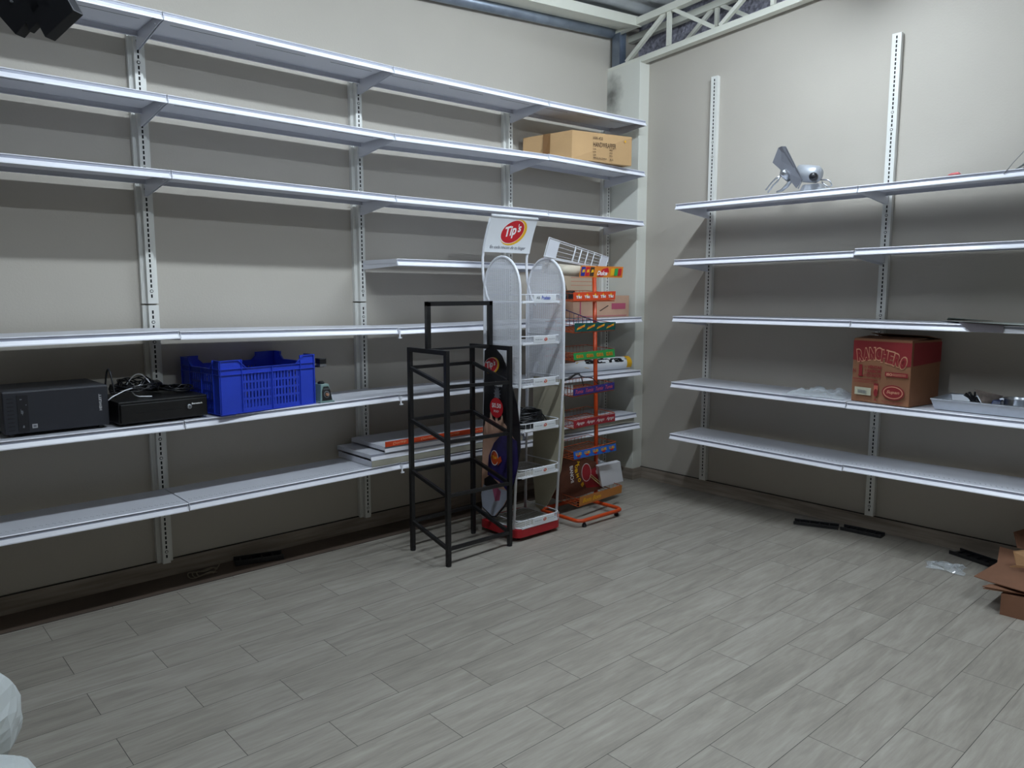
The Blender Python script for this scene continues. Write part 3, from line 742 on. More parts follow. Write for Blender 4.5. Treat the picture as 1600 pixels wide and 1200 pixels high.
# rolled paper, cards and wires in the orange rack
a = at(905, 424, y=-.74); d_ = Vector((-.22, .11, .02))
b = MB(); b.tube([a, a+d_], .036, 20, caps=False); b.tube([a+d_*.001, a+d_], .033, 20, caps=False)
tag(b.build('paper_roll', mat('roll_paper', 'cfc6b4', rough=.7), smooth=True, solid=.001), 'rolled printed paper poking out left of the top orange header', 'paper roll')
a = at(884, 608, y=-.68)
for k in range(3):
    o = MB().box((-.012, -.001, 0), (.012, .001, .07)).build('white_card', M_SIGN, None, loc=(a.x+.03*k, a.y, a.z-.045), rz=.1*k)
    tag(o, ['white card at the left of three above the violet candy strip', 'white card in the middle of three above the violet candy strip', 'white card at the right of three above the violet candy strip'][k], 'card', 'white cards in the violet basket')
b = MB()
pth = [at(*q_, y=-.77) for q_ in [(878, 596), (890, 591), (899, 585), (905, 584), (908, 589), (912, 603)]]
b.tube(pth, [.006, .008, .006, .004, .003, .003], 7)
b.tube([at(*q_, y=-.77) for q_ in [(904, 586), (915, 590), (925, 590), (931, 597), (935, 600)]], .0028, 6)
tag(b.build('power_cable', M_BLACKP, smooth=True), 'black cord hooked over the violet-labelled basket of the orange rack', 'cord')
b = MB(); P1, P2 = at(883, 484, y=-.80), at(936, 504, y=-.76)
b.tube([P1, P2], .0035, 6)
for k in range(8):
    q_ = P1.lerp(P2, k/8); b.tube([q_, Vector((q_.x, q_.y, P2.z-.012+.02*(k == 0)))], .0018, 5)
b.tube([Vector((P1.x, P1.y, P2.z-.01)), Vector((P2.x, P2.y, P2.z-.014))], .002, 5)
tag(b.build('wire_divider', mat('purple_wire', '2c2456', rough=.4)), 'dark purple wire divider sloping above the teal candy strip', 'wire divider')
b = MB(); p0 = at(884, 462, y=-.62); b.hexa([p0+Vector(v) for v in ((0, 0, -.03), (.16, .02, -.035), (.16, .14, -.035), (0, .12, -.03), (0, 0, -.005), (.12, .03, .035), (.13, .13, .035), (0, .12, 0))])
tag(b.build('black_pouch', M_BLACKP, bevel=.006), 'black pouch lying behind the red-orange candy strip', 'pouch')
b = MB(); p0 = at(884, 560, y=-.60); b.hexa([p0+Vector(v) for v in ((-.05, 0, -.035), (.10, .0, -.035), (.10, .12, -.035), (-.05, .12, -.035), (-.04, 0, .02), (.09, .0, .015), (.09, .11, .02), (-.04, .11, .02))])
tag(b.build('brown_packet', mat('brown_packet', '6a4a3c', rough=.6, noise=.25, nscale=25), bevel=.005), 'brown packet lying behind the green candy strip', 'packet')
# candy carton and white card in the bottom basket
M_CHOC = mat('chocolate_brown', '5e3524', rough=.6, noise=.2, nscale=18)
r = thing('candy_box', 'brown lollipop box printed BomBom standing in the lowest orange basket', 'box', (0, 0, 0))
yy = -.66
fr = [at(877, 700, y=yy), at(931, 722, y=yy), at(942, 762, y=yy), at(905, 776, y=yy), at(874, 782, y=yy)]
MB().prism(fr, (.01, .10, 0)).build('box_body', M_CHOC, r)
p = Print(lambda u, v, l=0: Vector((u, yy-l, v)))
Q = lambda x_, y_: (at(x_, y_, y=yy).x, at(x_, y_, y=yy).z)
p.poly([Q(908, 742), (Q(930, 730)), Q(938, 734), Q(941, 760), Q(916, 762)], mat('strip_crimson', ''))
u, v = Q(916, 738); p.ell(u, v, .048, .066, M_WTXT, .2); p.ell(u, v, .045, .062, mat('strip_crimson', ''), .2)
for i, (ch, (x_, y_)) in enumerate(zip('BOMBOM', [(910, 757), (905, 750), (902, 743), (900, 736), (900, 729), (903, 724)])):
    u, v = Q(x_, y_); p.text(ch, u, v, .028, .028, M_YEL, rot=-1.0-.15*i, bold=.04)
u, v = Q(893, 741); p.text('BIANCHI', u, v, .12, .032, M_WTXT, rot=-1.45, bold=.02)
u, v = Q(932, 737); p.text('de', u, v, .03, .022, M_WTXT, rot=-1.4)
p.build('printing', r)
for px_, py_, px2, py2 in ((922, 744, 941, 760), (924, 742, 943, 758)):
    MB().tube([at(px_, py_, y=yy-.012), at(px2, py2, y=yy-.012)], .004, 6).build('lolly_stick', mat('stick_cream', 'd8c08c', rough=.5), r)
M_SMALL = mat('card_white', 'd0d0d4', rough=.55)
c_ = [at(935, 729, y=-.70), at(969, 721, y=-.66), at(974, 752, y=-.66), at(941, 761, y=-.70)]
tag(MB().prism(c_, (.02, .05, .0)).build('white_box', M_SMALL, bevel=.002), 'blank white carton leaning in the lowest basket of the orange rack', 'box')
b = MB(); p0 = at(936, 728, y=-.62); rr_ = random.Random(5)
b.grid(lambda u, v: (p0.x+.12*u, p0.y+.05*v+.012*rr_.random(), p0.z-.02+.06*v*(1-abs(u-.2))+.014*rr_.random()), 8, 6)
tag(b.build('crumpled_bag', mat('thin_plastic', 'c8ccd2', rough=.25, alpha=.7), smooth=False, solid=.0006), 'crumpled clear bag tip behind the blank white carton', 'bag')

# ------------------------------------------------------------------ things on the left shelves
FZ = .909      # top of the blue crate row
def computer():
    r = thing('computer_case', 'charcoal desktop computer case lying at the left end of the shelf', 'computer', (-4.385, -.395, FZ+.002), radians(1.0))
    W, Dp, H = .408, .34, .196
    b = MB(); b.box((0, .012, .012), (W, Dp, H)); b.build('case', M_GREYP, r, bevel=.006)
    fp = MB().box((.0, 0, .012), (W, .012, H-.003)).build('front_panel', M_GREYP, r, bevel=.004)
    dk = mat('panel_dark', '1a1b21', rough=.5)
    MB().box((.052, -.0025, .018), (.092, .001, H-.018)).build('control_strip', dk, r)
    for k in range(9):
        MB().box((.014, -.001, .028+.017*k), (.038, .001, .032+.017*k)).build('vent_slot', dk, fp)
    for x in (.03, W-.03):
        for y in (.03, Dp-.04): MB().lathe([(.011, 0), (.011, .012)], (x, y, 0), 10).build('foot', M_BLACKP, r)
    p = Print(plane_fn((0, -.0026, 0), (1, 0, 0), (0, 0, 1)))
    p.text('hp', .068, .105, .009, .026, M_GREYT, rot=0, bold=.05); p.rect(.066, .160, .008, .004, M_GREYT); p.poly([(.066, .038), (.073, .036), (.074, .046), (.069, .048)], M_GREYT); p.rect(.084, .135, .004, .004, M_GREYT)
    p.build('marks', r)
    p = Print(plane_fn((0, 0, 0), (1, 0, 0), (0, 0, 1)))
    p.text('HEWLETT', W-.034, .118, .075, .011, mat('badge_silver', 'b4b6ba', rough=.4), rot=pi/2, bold=.06)
    p.rect(.112, .040, .020, .018, mat('badge_silver', '')); p.rect(.112, .040, .012, .009, M_GREYT)
    p.build('badge', fp)
computer()
def drawer():
    r = thing('cash_drawer', 'black metal cash drawer with keylock, cables piled on its lid', 'cash drawer', (-3.945, -.432, FZ+.002), radians(3.0))
    W, Dp, H = .412, .355, .112
    MB().box((0, .012, .008), (W, Dp, H)).build('body', M_BLACK, r, bevel=.004)
    f = MB().box((.006, 0, .014), (W-.006, .012, H-.012)).build('drawer_front', M_BLACK, r, bevel=.003)
    MB().box((.07, -.001, .056), (.28, .001, .060)).build('slot', M_DARK, f)
    b = MB(); Mx = Matrix.Rotation(pi/2, 4, 'X'); b.lathe([(.012, -.002), (.012, .004), (.010, .006)], (.318, 0, .062), 20, M=Mx); k = b.build('lock', M_CHROME, f, smooth=True)
    MB().box((.3165, -.007, .056), (.3195, -.0055, .068)).build('keyhole', M_DARK, k)
    p = Print(plane_fn((0, 0, 0), (1, 0, 0), (0, 0, 1))); p.text('Bematech', .356, .075, .052, .008, M_WTXT, bold=.05); p.build('badge', f)
    for x in (.03, W-.03):
        for y in (.04, Dp-.04): MB().lathe([(.012, 0), (.012, .008)], (x, y, 0), 10).build('foot', M_BLACKP, r)
drawer()
def tangle(name, label, c, sx, sy, h, n, r, m, seed, extra=()):
    rr = random.Random(seed); b = MB(); P = []
    a = rr.random()*6; 
    for i in range(n*9):
        a += .7*(.8+.5*rr.random()); k = .45+.5*abs(sin(i*.31+seed)); x = c[0]+sx*k*cos(a); y = c[1]+sy*k*sin(a)
        P.append(Vector((x, y, c[2]+r+h*(.35+.65*rr.random())*(1-.5*k))))
    Q = []
    for i in range(len(P)-1):
        for t in (0, .5): 
            p0, p1, p2, p3 = P[max(i-1, 0)], P[i], P[i+1], P[min(i+2, len(P)-1)]
            Q.append(.5*((2*p1)+(p2-p0)*t+(2*p0-5*p1+4*p2-p3)*t*t+(3*p1-p0-3*p2+p3)*t**3))
    b.tube(Q, r, 5)
    for e_, rr_ in extra: b.tube(e_, rr_, 6)
    return tag(b.build(name, m, smooth=True), label, 'cable')
zt = FZ+.002+.112
def arc(p0, p1, h, n=14, sag=Vector((0, 0, 0))):
    p0, p1 = Vector(p0), Vector(p1); return [p0.lerp(p1, i/n)+Vector((0, 0, h*sin(pi*i/n)))+sag*sin(pi*i/n) for i in range(n+1)]
tangle('cable_tangle', 'tangle of black power cables heaped on the left of the cash drawer lid', (-3.83, -.26, zt), .115, .10, .12, 10, .0035, M_BLACKP, 4,
       [(arc((-3.95, -.40, zt+.02), (-3.97, -.30, zt+.02), .13), .0045)])
tangle('cable_bundle', 'smaller knot of black cable and plugs on the right of the cash drawer lid', (-3.63, -.23, zt), .09, .09, .06, 6, .0035, M_BLACKP, 9)
b = MB(); b.lathe([(.040, 0), (.046, .015), (.046, .035), (.03, .05)], (-3.715, -.16, zt+.012), 20)
tag(b.build('cable_reel', M_BLACKP, smooth=True), 'round black wound adapter lead at the back of the cash drawer lid', 'cable reel')
b = MB(); b.tube(arc((-3.87, -.28, zt+.06), (-3.76, -.30, zt+.055), .055), .0028, 6)
b.tube([(-3.775, -.31, zt+.055)]+[(-3.815+.042*cos(t), -.33, zt+.035+.028*sin(t)) for t in [radians(q) for q in (70, 100, 130, 160, 190, 220, 250, 275)]]+[(-3.775, -.345, zt+.006)], .0032, 6)
b.tube([(-3.985, -.42, zt+.015), (-3.965, -.41, zt+.028), (-3.90, -.38, zt+.05), (-3.84, -.33, zt+.055)], .0026, 6)
tag(b.build('white_cable', M_WIREW, smooth=True), 'thin white cable curling over the black tangle on the cash drawer', 'cable')

def crate():
    M = mat('crate_blue', '2a46c8', rough=.38, noise=.05, nscale=6)
    r = thing('plastic_crate', 'royal blue ventilated plastic crate with notched rim', 'crate', (-3.496, -.473, FZ+.006), radians(7.2))
    W, Dp, H = .553, .40, .275; t = .004
    body = MB(); body.box((.012, .012, 0), (W-.012, Dp-.012, .006))
    def wall(o, ex, ey, L):
        """slotted wall: corner blocks full height, notch between, rows of slots"""
        o = Vector(o); ex = Vector(ex); n = Vector(ey)
        def bx(x0, x1, z0, z1, y0=0, y1=t):
            p = [o+ex*x0+n*y0, o+ex*x1+n*y0, o+ex*x1+n*y1, o+ex*x0+n*y1]
            body.hexa([q+Vector((0, 0, z0)) for q in p]+[q+Vector((0, 0, z1)) for q in p])
        c = .19*L+.012; nt = .044
        bx(0, c, .004, H); bx(L-c*.75, L, .004, H)                # plain ends
        x0, x1 = c, L-c*.75
        bx(x0, x1, .004, .028); bx(x0, x1, H-nt-.028, H-nt)       # lower and upper bands
        zs = [.028+(H-nt-.028-.028)*k/4 for k in range(5)]
        for k in (1, 2, 3): bx(x0, x1, zs[k]-.0055, zs[k]+.0055)
        m_ = max(4, int((x1-x0)/.0185)); g = (x1-x0)/m_
        for k in range(m_+1):
            xc = x0+k*g; wd = .0058 if k % (m_//2) else .010
            bx(xc-wd, xc+wd, .028, H-nt-.028, .0006, t-.0006)
        # ribs
        for z in (.004, H-nt-.030, H-nt-.002): bx(-.006, L+.006, z, z+.0032, -.007, 0)
        for x in (0, c, L-c*.75, L, (x0+x1)/2): bx(x-.0016, x+.0016, .006, H-(nt if x0 < x < x1 else 0), -.007, 0)
        for a, b_, s0, s1 in ((-.006, c-.02, 0, 0), (L-c*.75+.02, L+.006, 0, 0)): bx(a, b_, H-.004, H, -.007, t)
        # sloping shoulders of the notch
        for xa, xb in ((c-.02, c+.028), (L-c*.75+.02, L-c*.75-.028)):
            P = [o+ex*xa+n*-.007, o+ex*xb+n*-.007, o+ex*xb+n*t, o+ex*xa+n*t]
            zz = [H, H-nt, H-nt, H]
            body.hexa([q+Vector((0, 0, z-.004)) for q, z in zip(P, zz)]+[q+Vector((0, 0, z)) for q, z in zip(P, zz)])
            xm = c if xa < L/2 else L-c*.75
            lo, hi = sorted((xm, xb)); q0 = o+ex*xm; q1 = o+ex*xb
            zA = H-nt*(abs(xm-xa)/abs(xb-xa)); 
            body.hexa([q0, q1, q1+n*t, q0+n*t, q0+Vector((0, 0, 0)), q1, q1+n*t, q0+n*t] if False else [q0+Vector((0, 0, H-nt-.01)), q1+Vector((0, 0, H-nt-.01)), q1+n*t+Vector((0, 0, H-nt-.01)), q0+n*t+Vector((0, 0, H-nt-.01)), q0+Vector((0, 0, zA)), q1+Vector((0, 0, H-nt)), q1+n*t+Vector((0, 0, H-nt)), q0+n*t+Vector((0, 0, zA))])
    wall((.006, .006, 0), (1, 0, 0), (0, 1, 0), W-.012)
    wall((W-.006, .006, 0), (0, 1, 0), (-1, 0, 0), Dp-.012)
    wall((W-.006, Dp-.006, 0), (-1, 0, 0), (0, -1, 0), W-.012)
    wall((.006, Dp-.006, 0), (0, -1, 0), (1, 0, 0), Dp-.012)
    body.build('crate_body', M, r)
    for x in (.05, W-.05):
        for y in (.05, Dp-.05): MB().box((x-.035, y-.035, -.005), (x+.035, y+.035, 0)).build('corner_foot', M, r)
crate()
def device():
    r = thing('dial_device', 'small grey-green tapered bench device with black dial panel beside the blue crate', 'device', (-2.925, -.40, FZ+.012))
    g = mat('grey_green_enamel', '7f9a98', rough=.4)
    b = MB(); b.box((-.012, -.03, 0), (.078, .12, .008)); b.hexa([(-.004, -.022, .008), (.070, -.022, .008), (.070, .11, .008), (-.004, .11, .008), (.008, -.006, .10), (.056, -.006, .10), (.056, .09, .10), (.008, .09, .10)])
    b.build('body', g, r, bevel=.003)
    f = lambda u, v, l=0: Vector((u, -.0232+.016*v/.092-.0008-l, .008+v))
    p = Print(f); p.poly([(.006, .005), (.064, .005), (.060, .055), (.050, .080), (.020, .080), (.009, .055)], M_DARK)
    p.ell(.036, .036, .017, .019, M_GREYT, ring=.25); p.text('SPEED', .036, .066, .034, .006, M_GREYT); p.build('dial_panel', r)
    Mx = Matrix.Rotation(pi/2, 4, 'X'); MB().lathe([(.009, 0), (.008, .012)], (.036, -.018, .044), 16, M=Mx).build('knob', mat('knob_copper', 'b88a70', rough=.4), r)
    MB().lathe([(.018, 0), (.020, .006), (.012, .014)], (.028, .03, .10), 16).build('cap', M_BLACKP, r)
    MB().tube([(.07, .03, .03), (.086, .03, .03)], .003, 6).build('side_lever', M_BLACKP, r)
    b = MB(); b.tube([(.02, .09, .09), (.018, .10, .20), (.010, .07, .215)], .007, 8); b.box((-.004, -.0, .195), (.035, .05, .203)); b.build('arm', M_BLACKP, r)
    MB().box((.004, -.01, .213), (.044, .045, .243)).build('head', M_BLACKP, r, bevel=.003)
    MB().box((.006, -.008, .198), (.044, .04, .212)).build('head_plate', M_CHROME, r)
device()

def handwrapper():
    r = thing('wrapper_carton', 'open-cornered brown HANDWRAPPER carton on the second shelf by the corner', 'carton', (0, 0, 0))
    z0, z1 = 2.4455, 2.652
    K, R_, BR, BL = Vector((-.962, -.425, 0)), Vector((-.398, -.497, 0)), Vector((-.47, -.075, 0)), Vector((-1.105, -.075, 0))
    Kt, Rt, BRt, BLt = Vector((-.917, -.388, z1)), Vector((-.404, -.502, z1)), Vector((-.47, -.075, z1-.02)), Vector((-1.10, -.075, z1-.035))
    for q in (K, R_, BR, BL): q.z = z0
    MB().hexa([K, R_, BR, BL, Kt, Rt, BRt, BLt]).build('box_body', M_CARD, r, bevel=.003)
    def fn(u, v, l=0):
        P = (K*(1-u)+R_*u)*(1-v)+(Kt*(1-u)+Rt*u)*v; return P+Vector((-.12, -.98, 0))*(l+.012)
    p = Print(fn)
    p.text('HW-450', .40, .80, .16, .11, M_INK, bold=0); p.text('HANDWRAPPER', .515, .58, .38, .17, M_INK, bold=0)
    for k, (w_, x_) in enumerate(((.05, .345), (.05, .345), (.05, .345))):
        p.text('L.N', x_, .42-.10*k, .045, .05, M_INK); p.text('KG', .62, .44-.10*k, .045, .06, M_INK)
    p.text('MADE IN CHINA', .44, .12, .22, .05, M_INK); p.text('KG', .63, .12, .05, .06, M_INK)
    p.rect(.86, .80, .022, .07, M_YEL)
    p.build('printing', r)
    def f2(u, v, l=0):
        P = (BL*(1-u)+K*u)*(1-v)+(BLt*(1-u)+Kt*u)*v; return P+Vector((-.93, -.37, 0))*(l+.0008)
    p = Print(f2); tp = mat('brown_tape', '7d5a36', rough=.4); p.poly([(.42, 0), (.56, 0), (.56, 1), (.42, 1)], tp)
    p.build('tape', r)
handwrapper()

# spare shelf boards stacked on the lowest shelf
def board(label, c, L, d, rz, flip=False, lab=False, grp='spare shelf boards stacked on the lowest shelf'):
    r = thing('spare_shelf_board', label, 'shelf board', c, rz, grp)
    H = .034; b = MB()
    if not flip:
        b.box((0, -d, H-.002), (L, 0, H)); b.box((0, -.002, 0), (L, 0, H-.002)); b.box((0, -d, .01), (.002, 0, H-.002)); b.box((L-.002, -d, .01), (L, 0, H-.002))
    else:
        b.box((0, -d, 0), (L, 0, .002)); b.box((0, -.002, .002), (L, 0, H)); b.box((0, -d, .002), (.002, 0, H)); b.box((L-.002, -d, .002), (L, 0, H))
    b.build('deck', M_WHITE, r)
    b = MB()
    if not flip: b.box((0, -d-.003, H-.012), (L, -d, H), 1); b.hexa([(0, -d-.009, 0), (L, -d-.009, 0), (L, -d, 0), (0, -d, 0), (0, -d-.002, H-.012), (L, -d-.002, H-.012), (L, -d, H-.012), (0, -d, H-.012)])
    else: b.box((0, -d-.003, 0), (L, -d, H), 1)
    b.build('price_rail', [M_RAIL, M_RAILG if not flip else mat('rail_beige', 'a9a698', rough=.5)], r)
    if lab:
        s_ = MB().box((.0, -d-.0085, H-.001), (L, -d-.0065, H+.030)).build('price_strip', mat('strip_red_orange', ''), r)
        p = Print(plane_fn((0, -d-.0085, H-.001), (1, 0, 0), (0, 0, 1)))
        for k in range(6): p.text('Doritip', .10+.2*k, .016, .095, .018, mat('ink_peach', 'f0b890', rough=.5), shear=.2, rot=.08, bold=.0)
        p.build('printing', s_)
board('inverted spare shelf board at the bottom of the stack behind the black rack', (-2.628, -.055, .517), 1.19, .385, 0, flip=True)
board('spare shelf board second from the bottom, slightly askew, behind the black rack', (-2.63, -.045, .5525), 1.19, .385, radians(.6))
board('top spare shelf board with the red-orange price strip behind the black rack', (-2.53, -.045, .588), 1.10, .385, radians(-.3), lab=True)
board('lower of two spare boards on the lowest shelf by the corner', (-1.37, -.05, .501), 1.17, .355, 0, flip=True, grp='spare boards by the corner')
board('upper of two spare boards on the lowest shelf by the corner', (-1.40, -.05, .5365), 1.215, .365, 0, grp='spare boards by the corner')

# rolled banner, pinkish cartons
def roll():
    r = thing('banner_roll', 'white rolled plastic banner lettered ativa with yellow ends', 'banner roll', (0, 0, 0))
    P0, P1 = Vector((-1.14, -.25, .972)), Vector((-.165, -.30, .962)); R_ = .052; t = (P1-P0).normalized(); u = Vector((0, 0, 1)); u = (u-t*u.dot(t)).normalized(); v = t.cross(u)
    MB().tube([P0, P0+t*.05, P1-t*.05, P1], R_, 28).build('roll_body', M_SIGN, r, smooth=False)
    L = (P1-P0).length
    def fn(a, b_, l=0):
        an = b_/R_; return P0+t*a+(u*sin(an)-v*-cos(an)*-1)*(R_+l) if False else P0+t*a+(u*sin(an)+(Vector((0, -1, 0))-t*Vector((0, -1, 0)).dot(t)).normalized()*cos(an))*(R_+l+.0008)
    p = Print(fn)
    p.rect(L-.03, .03, .055, .13, M_YEL, rows=12)
    p.poly([(.36, .03), (.50, .055), (.53, .05), (.50, -.02), (.46, -.012)], M_YEL)
    p.text('ativa', .67, .040, .42, .05, M_DARK, bold=.04)
    p.text('R', .915, .038, .022, .016, M_GREYT)
    p.rect(.03, 0, .05, .12, mat('lime_print', '8aa42a', rough=.5), rows=10)
    p.build('printing', r)
roll()
def pink(label, c, w, d, h, rz, tilt=0):
    r = thing('pinkish_carton', label, 'carton', c, rz, 'pinkish cartons on the middle shelf'); M_ = mat('pink_cardboard', 'c09c84', rough=.8, noise=.1, nscale=8)
    MB().box((0, 0, 0), (w, d, h)).build('box_body', M_, r, bevel=.003)
    p = Print(plane_fn((0, 0, 0), (1, 0, 0), (0, 0, 1))); mk = mat('print_magenta', 'b0526a', rough=.6)
    p.rect(w*.5, h*.06, w*.9, h*.03, mk); p.rect(w*.80, h*.5, w*.26, h*.28, mk); p.poly([(w*.45, h*.3), (w*.6, h*.55), (w*.62, h*.53), (w*.47, h*.28)], M_INK)
    p.rect(w*.12, h*.55, w*.02, h*.8, mk); p.text('FRAGIL', w*.25, h*.8, w*.2, h*.08, mk)
    p.build('printing', r); return r
pink('long pinkish carton at the front of the middle shelf by the corner', (-.80, -.30, 1.331), .625, .20, .165, radians(-1.5))
pink('small pinkish carton at the left of the longer one on the middle shelf', (-.99, -.26, 1.331), .16, .18, .13, radians(3))
r = thing('folded_carton', 'flattened beige carton standing upright behind the pinkish carton', 'carton', (0, 0, 0))
zz = 1.331
MB().prism([(-.655, -.075, zz), (-.28, -.075, zz), (-.295, -.075, 1.52), (-.335, -.075, 1.66), (-.69, -.075, 1.675), (-.62, -.075, 1.52)], (0, .012, 0)).build('sheet', mat('beige_carton', 'bfae98', rough=.8, noise=.05), r)
p = Print(lambda u, v, l=0: Vector((u, -.0752-l, v)))
for k in range(3): p.rect(-.47, 1.575+.03*k, .24, .004, mat('ink_coral', 'c87a66', rough=.6))
p.build('printing', r)

# ------------------------------------------------------------------ things on the right shelves
def ranchero():
    r = thing('snack_carton', 'tall red and brown RANCHERO carton on the fourth right-hand shelf', 'carton', (0, 0, 0))
    z0 = .8805; H = .372
    A, B = Vector((-.372, -2.193, z0)), Vector((-.425, -2.541, z0)); back = Vector((.31, -.045, 0))
    C, Dd = B+back, A+back; hz = Vector((0, 0, H))
    MB().hexa([B, C, Dd, A, B+hz, C+hz, Dd+hz, A+hz]).build('box_body', M_CARD2, r, bevel=.003)
    ex = (B-A); W_ = ex.length; ex.normalize(); n = ex.cross(Vector((0, 0, 1))); n = n if n.x < 0 else -n
    f = lambda u, v, l=0: A+ex*u*W_+Vector((0, 0, H*v))+n*(l+.0008)
    dr = mat('print_brick_red', '8e262b', rough=.6); lr = mat('print_salmon', 'c86a58', rough=.6)
    p = Print(f)
    p.poly([(.0, .66), (.06, .66), (.10, .62), (.5, .72), (.90, .60), (1, .62), (1, .97), (0, .97)], dr)
    word = 'RANCHERO'
    for i, ch in enumerate(word):
        u = .13+.107*i; v = .775-.07*((u-.42)/.4)**2-.02*(u > .5)
        rot = -.22*(u-.42)/.4*1.1
        p.text(ch, u, v, .122, .215, mat('print_tan', 'd8a080', rough=.6), bold=.09, rot=rot)
    for i, ch in enumerate(word):
        u = .13+.107*i; v = .775-.07*((u-.42)/.4)**2-.02*(u > .5); rot = -.22*(u-.42)/.4*1.1
        p.text(ch, u, v, .098, .178, dr, bold=.06, rot=rot)
    p.text('N', .045, .49, .05, .055, dr); p.text('1', .155, .505, .06, .18, dr, bold=.05); p.rect(.165, .42, .10, .022, dr)
    for k, wd in enumerate(('VENTAS', 'SABOR', 'ECUADOR')):
        p.text(wd, .40, .565-.065*k, .25, .05, dr, bold=.04); p.text(('EN', 'Y', 'EN')[k], .245, .565-.065*k, .04, .03, dr)
    p.rect(.78, .475, .38, .07, dr); p.text('ISO', .665, .475, .10, .04, mat('print_tan', ''), bold=.04); p.rect(.83, .485, .22, .006, mat('print_tan', '')); p.rect(.83, .465, .22, .006, mat('print_tan', ''))
    p.rect(.25, .365, .44, .012, dr); p.rect(.25, .335, .40, .006, dr); p.rect(.25, .315, .40, .006, dr); p.rect(.45, .22, .07, .16, lr); p.ell(.45, .17, .035, .06, dr); p.rect(.45, .30, .08, .03, dr)
    p.ell(.745, .20, .19, .115, dr); p.ell(.745, .20, .165, .095, mat('print_tan', '')); p.ell(.745, .20, .15, .083, dr); p.text('Supan', .745, .20, .22, .06, mat('print_tan', ''), shear=.3)
    p.text('PRODUCTO DE ECUADOR', .745, .055, .36, .016, dr); p.text('MANTENGA SECO', .745, .03, .28, .014, dr); p.rect(.45, .06, .03, .03, dr)
    p.rect(.225, .175, .29, .12, mat('label_cream', 'c9c8b0', rough=.6))
    rr = random.Random(2)
    for k in range(22): p.rect(.14+.0078*k, .165, .0028+.002*rr.random(), .055, M_GREYT)
    p.build('printing', r)
    # side print facing the camera's right
    ny = Vector((0, -1, 0)); g = lambda u, v, l=0: B+back*u+Vector((0, 0, H*v))+ny*(l+.0012)
    p = Print(g); p.poly([(.05, .62), (1, .66), (1, .97), (.05, .97)], dr); p.build('printing', r)
    fl = MB(); t_ = Vector((0, 0, .002))
    fl.prism([A+hz+back*.02, B+hz+back*.02, B+hz+back*.5+Vector((0, 0, .01)), A+hz+back*.5+Vector((0, 0, .01))], t_); fl.build('top_flap', M_CARD2, r)
    fl = MB(); fl.prism([Dd+hz, C+hz, C+hz-back*.45+Vector((0, 0, .022)), Dd+hz-back*.45+Vector((0, 0, .026))], t_); fl.build('top_flap', M_CARD2, r)
ranchero()
M_FILM = mat('clear_film', 'dfe6ea', rough=.12, trans=.0, alpha=.24, spec=1.0)
def film(name, label, pts, h, seed, group=None):
    """crumpled clear plastic sheet over a quadrilateral footprint"""
    rr = random.Random(seed); nu, nv = 40, 26; A, B, C, D_ = [Vector(p) for p in pts]
    hs = [[rr.random() for _ in range(nu+1)] for _ in range(nv+1)]
    def fn(u, v):
        i, j = int(round(u*nu)), int(round(v*nv)); P = (A*(1-u)+B*u)*(1-v)+(D_*(1-u)+C*u)*v
        e = min(1, 4*min(u, 1-u, v, 1-v)+.12)
        k = abs(sin(u*7+seed+4*v))*.5+abs(sin(u*17-v*9+seed*2))*.3+abs(sin(v*15+u*5+seed))*.25+hs[j][i]*.12
        return P+Vector((.012*sin(13*v+7*u+seed), .012*sin(11*u-5*v), .0015+h*k*e))
    o = MB().grid(fn, nu, nv).build(name, M_FILM, solid=.0004); return tag(o, label, 'plastic bag', group)
film('clear_bag', 'crumpled clear plastic bag lying left of the RANCHERO carton', [(-.455, -1.80, .883), (-.44, -2.165, .882), (-.20, -2.16, .882), (-.15, -1.86, .883)], .045, 3)
film('clear_bag', 'flat clear plastic bag on the floor near the right wall', [(-.47, -2.70, .002), (-.45, -2.88, .002), (-.30, -2.86, .002), (-.36, -2.67, .002)], .028, 11)
def tray():
    r = thing('metal_tray', 'shallow aluminium tray of small utensils at the far right', 'tray', (0, 0, 0))
    z = .8815; y0, y1, x0, x1 = -2.66, -3.30, -.375, -.09
    b = MB(); t = .0015; fl = .018; H = .058
    o = [(x0, y0), (x0, y1), (x1, y1), (x1, y0)]; o2 = [(x0-fl, y0+fl), (x0-fl, y1-fl), (x1+fl, y1-fl), (x1+fl, y0+fl)]
    b.box((x0, y1, z), (x1, y0, z+t))
    for k in range(4):
        a, c = o[k], o[(k+1) % 4]; A, C = o2[k], o2[(k+1) % 4]
        b.add([(a[0], a[1], z), (c[0], c[1], z), (C[0], C[1], z+H), (A[0], A[1], z+H)], [(0, 1, 2, 3)])
    b.build('tray_pan', M_CHROME, r, solid=.0015)
    b = MB(); b.tube([(q[0], q[1], z+H) for q in o2], .004, 6, closed=True); b.build('rim', M_CHROME, r)
tray()
def pot():
    r = thing('aluminium_pot', 'small aluminium pot standing in the metal tray', 'pot', (-.22, -3.02, .884))
    MB().lathe([(.062, 0), (.068, .006), (.070, .075), (.074, .078), (.070, .080), (.066, .076), (.064, .008)], (0, 0, 0), 32).build('pot_body', M_CHROME, r, smooth=True)
    MB().tube([(-.05, -.05, .065), (-.07, -.075, .07), (-.05, -.10, .07), (-.02, -.09, .068), (-.01, -.07, .065)], .005, 8).build('handle', M_CHROME, r, smooth=True)
pot()
b = MB(); a = Vector((-.20, -2.83, .884)); rr_ = random.Random(3)
b.grid(lambda u, v: a+Vector((.05*u-.03*v, -.13*u*v+.05*(v-.5), .005+.105*v-.03*u*v)), 6, 6)
b.grid(lambda u, v: a+Vector((.05*u-.02*v+.012, -.11*u*v+.05*(v-.5), .004+.095*v-.02*u*v)), 6, 6)
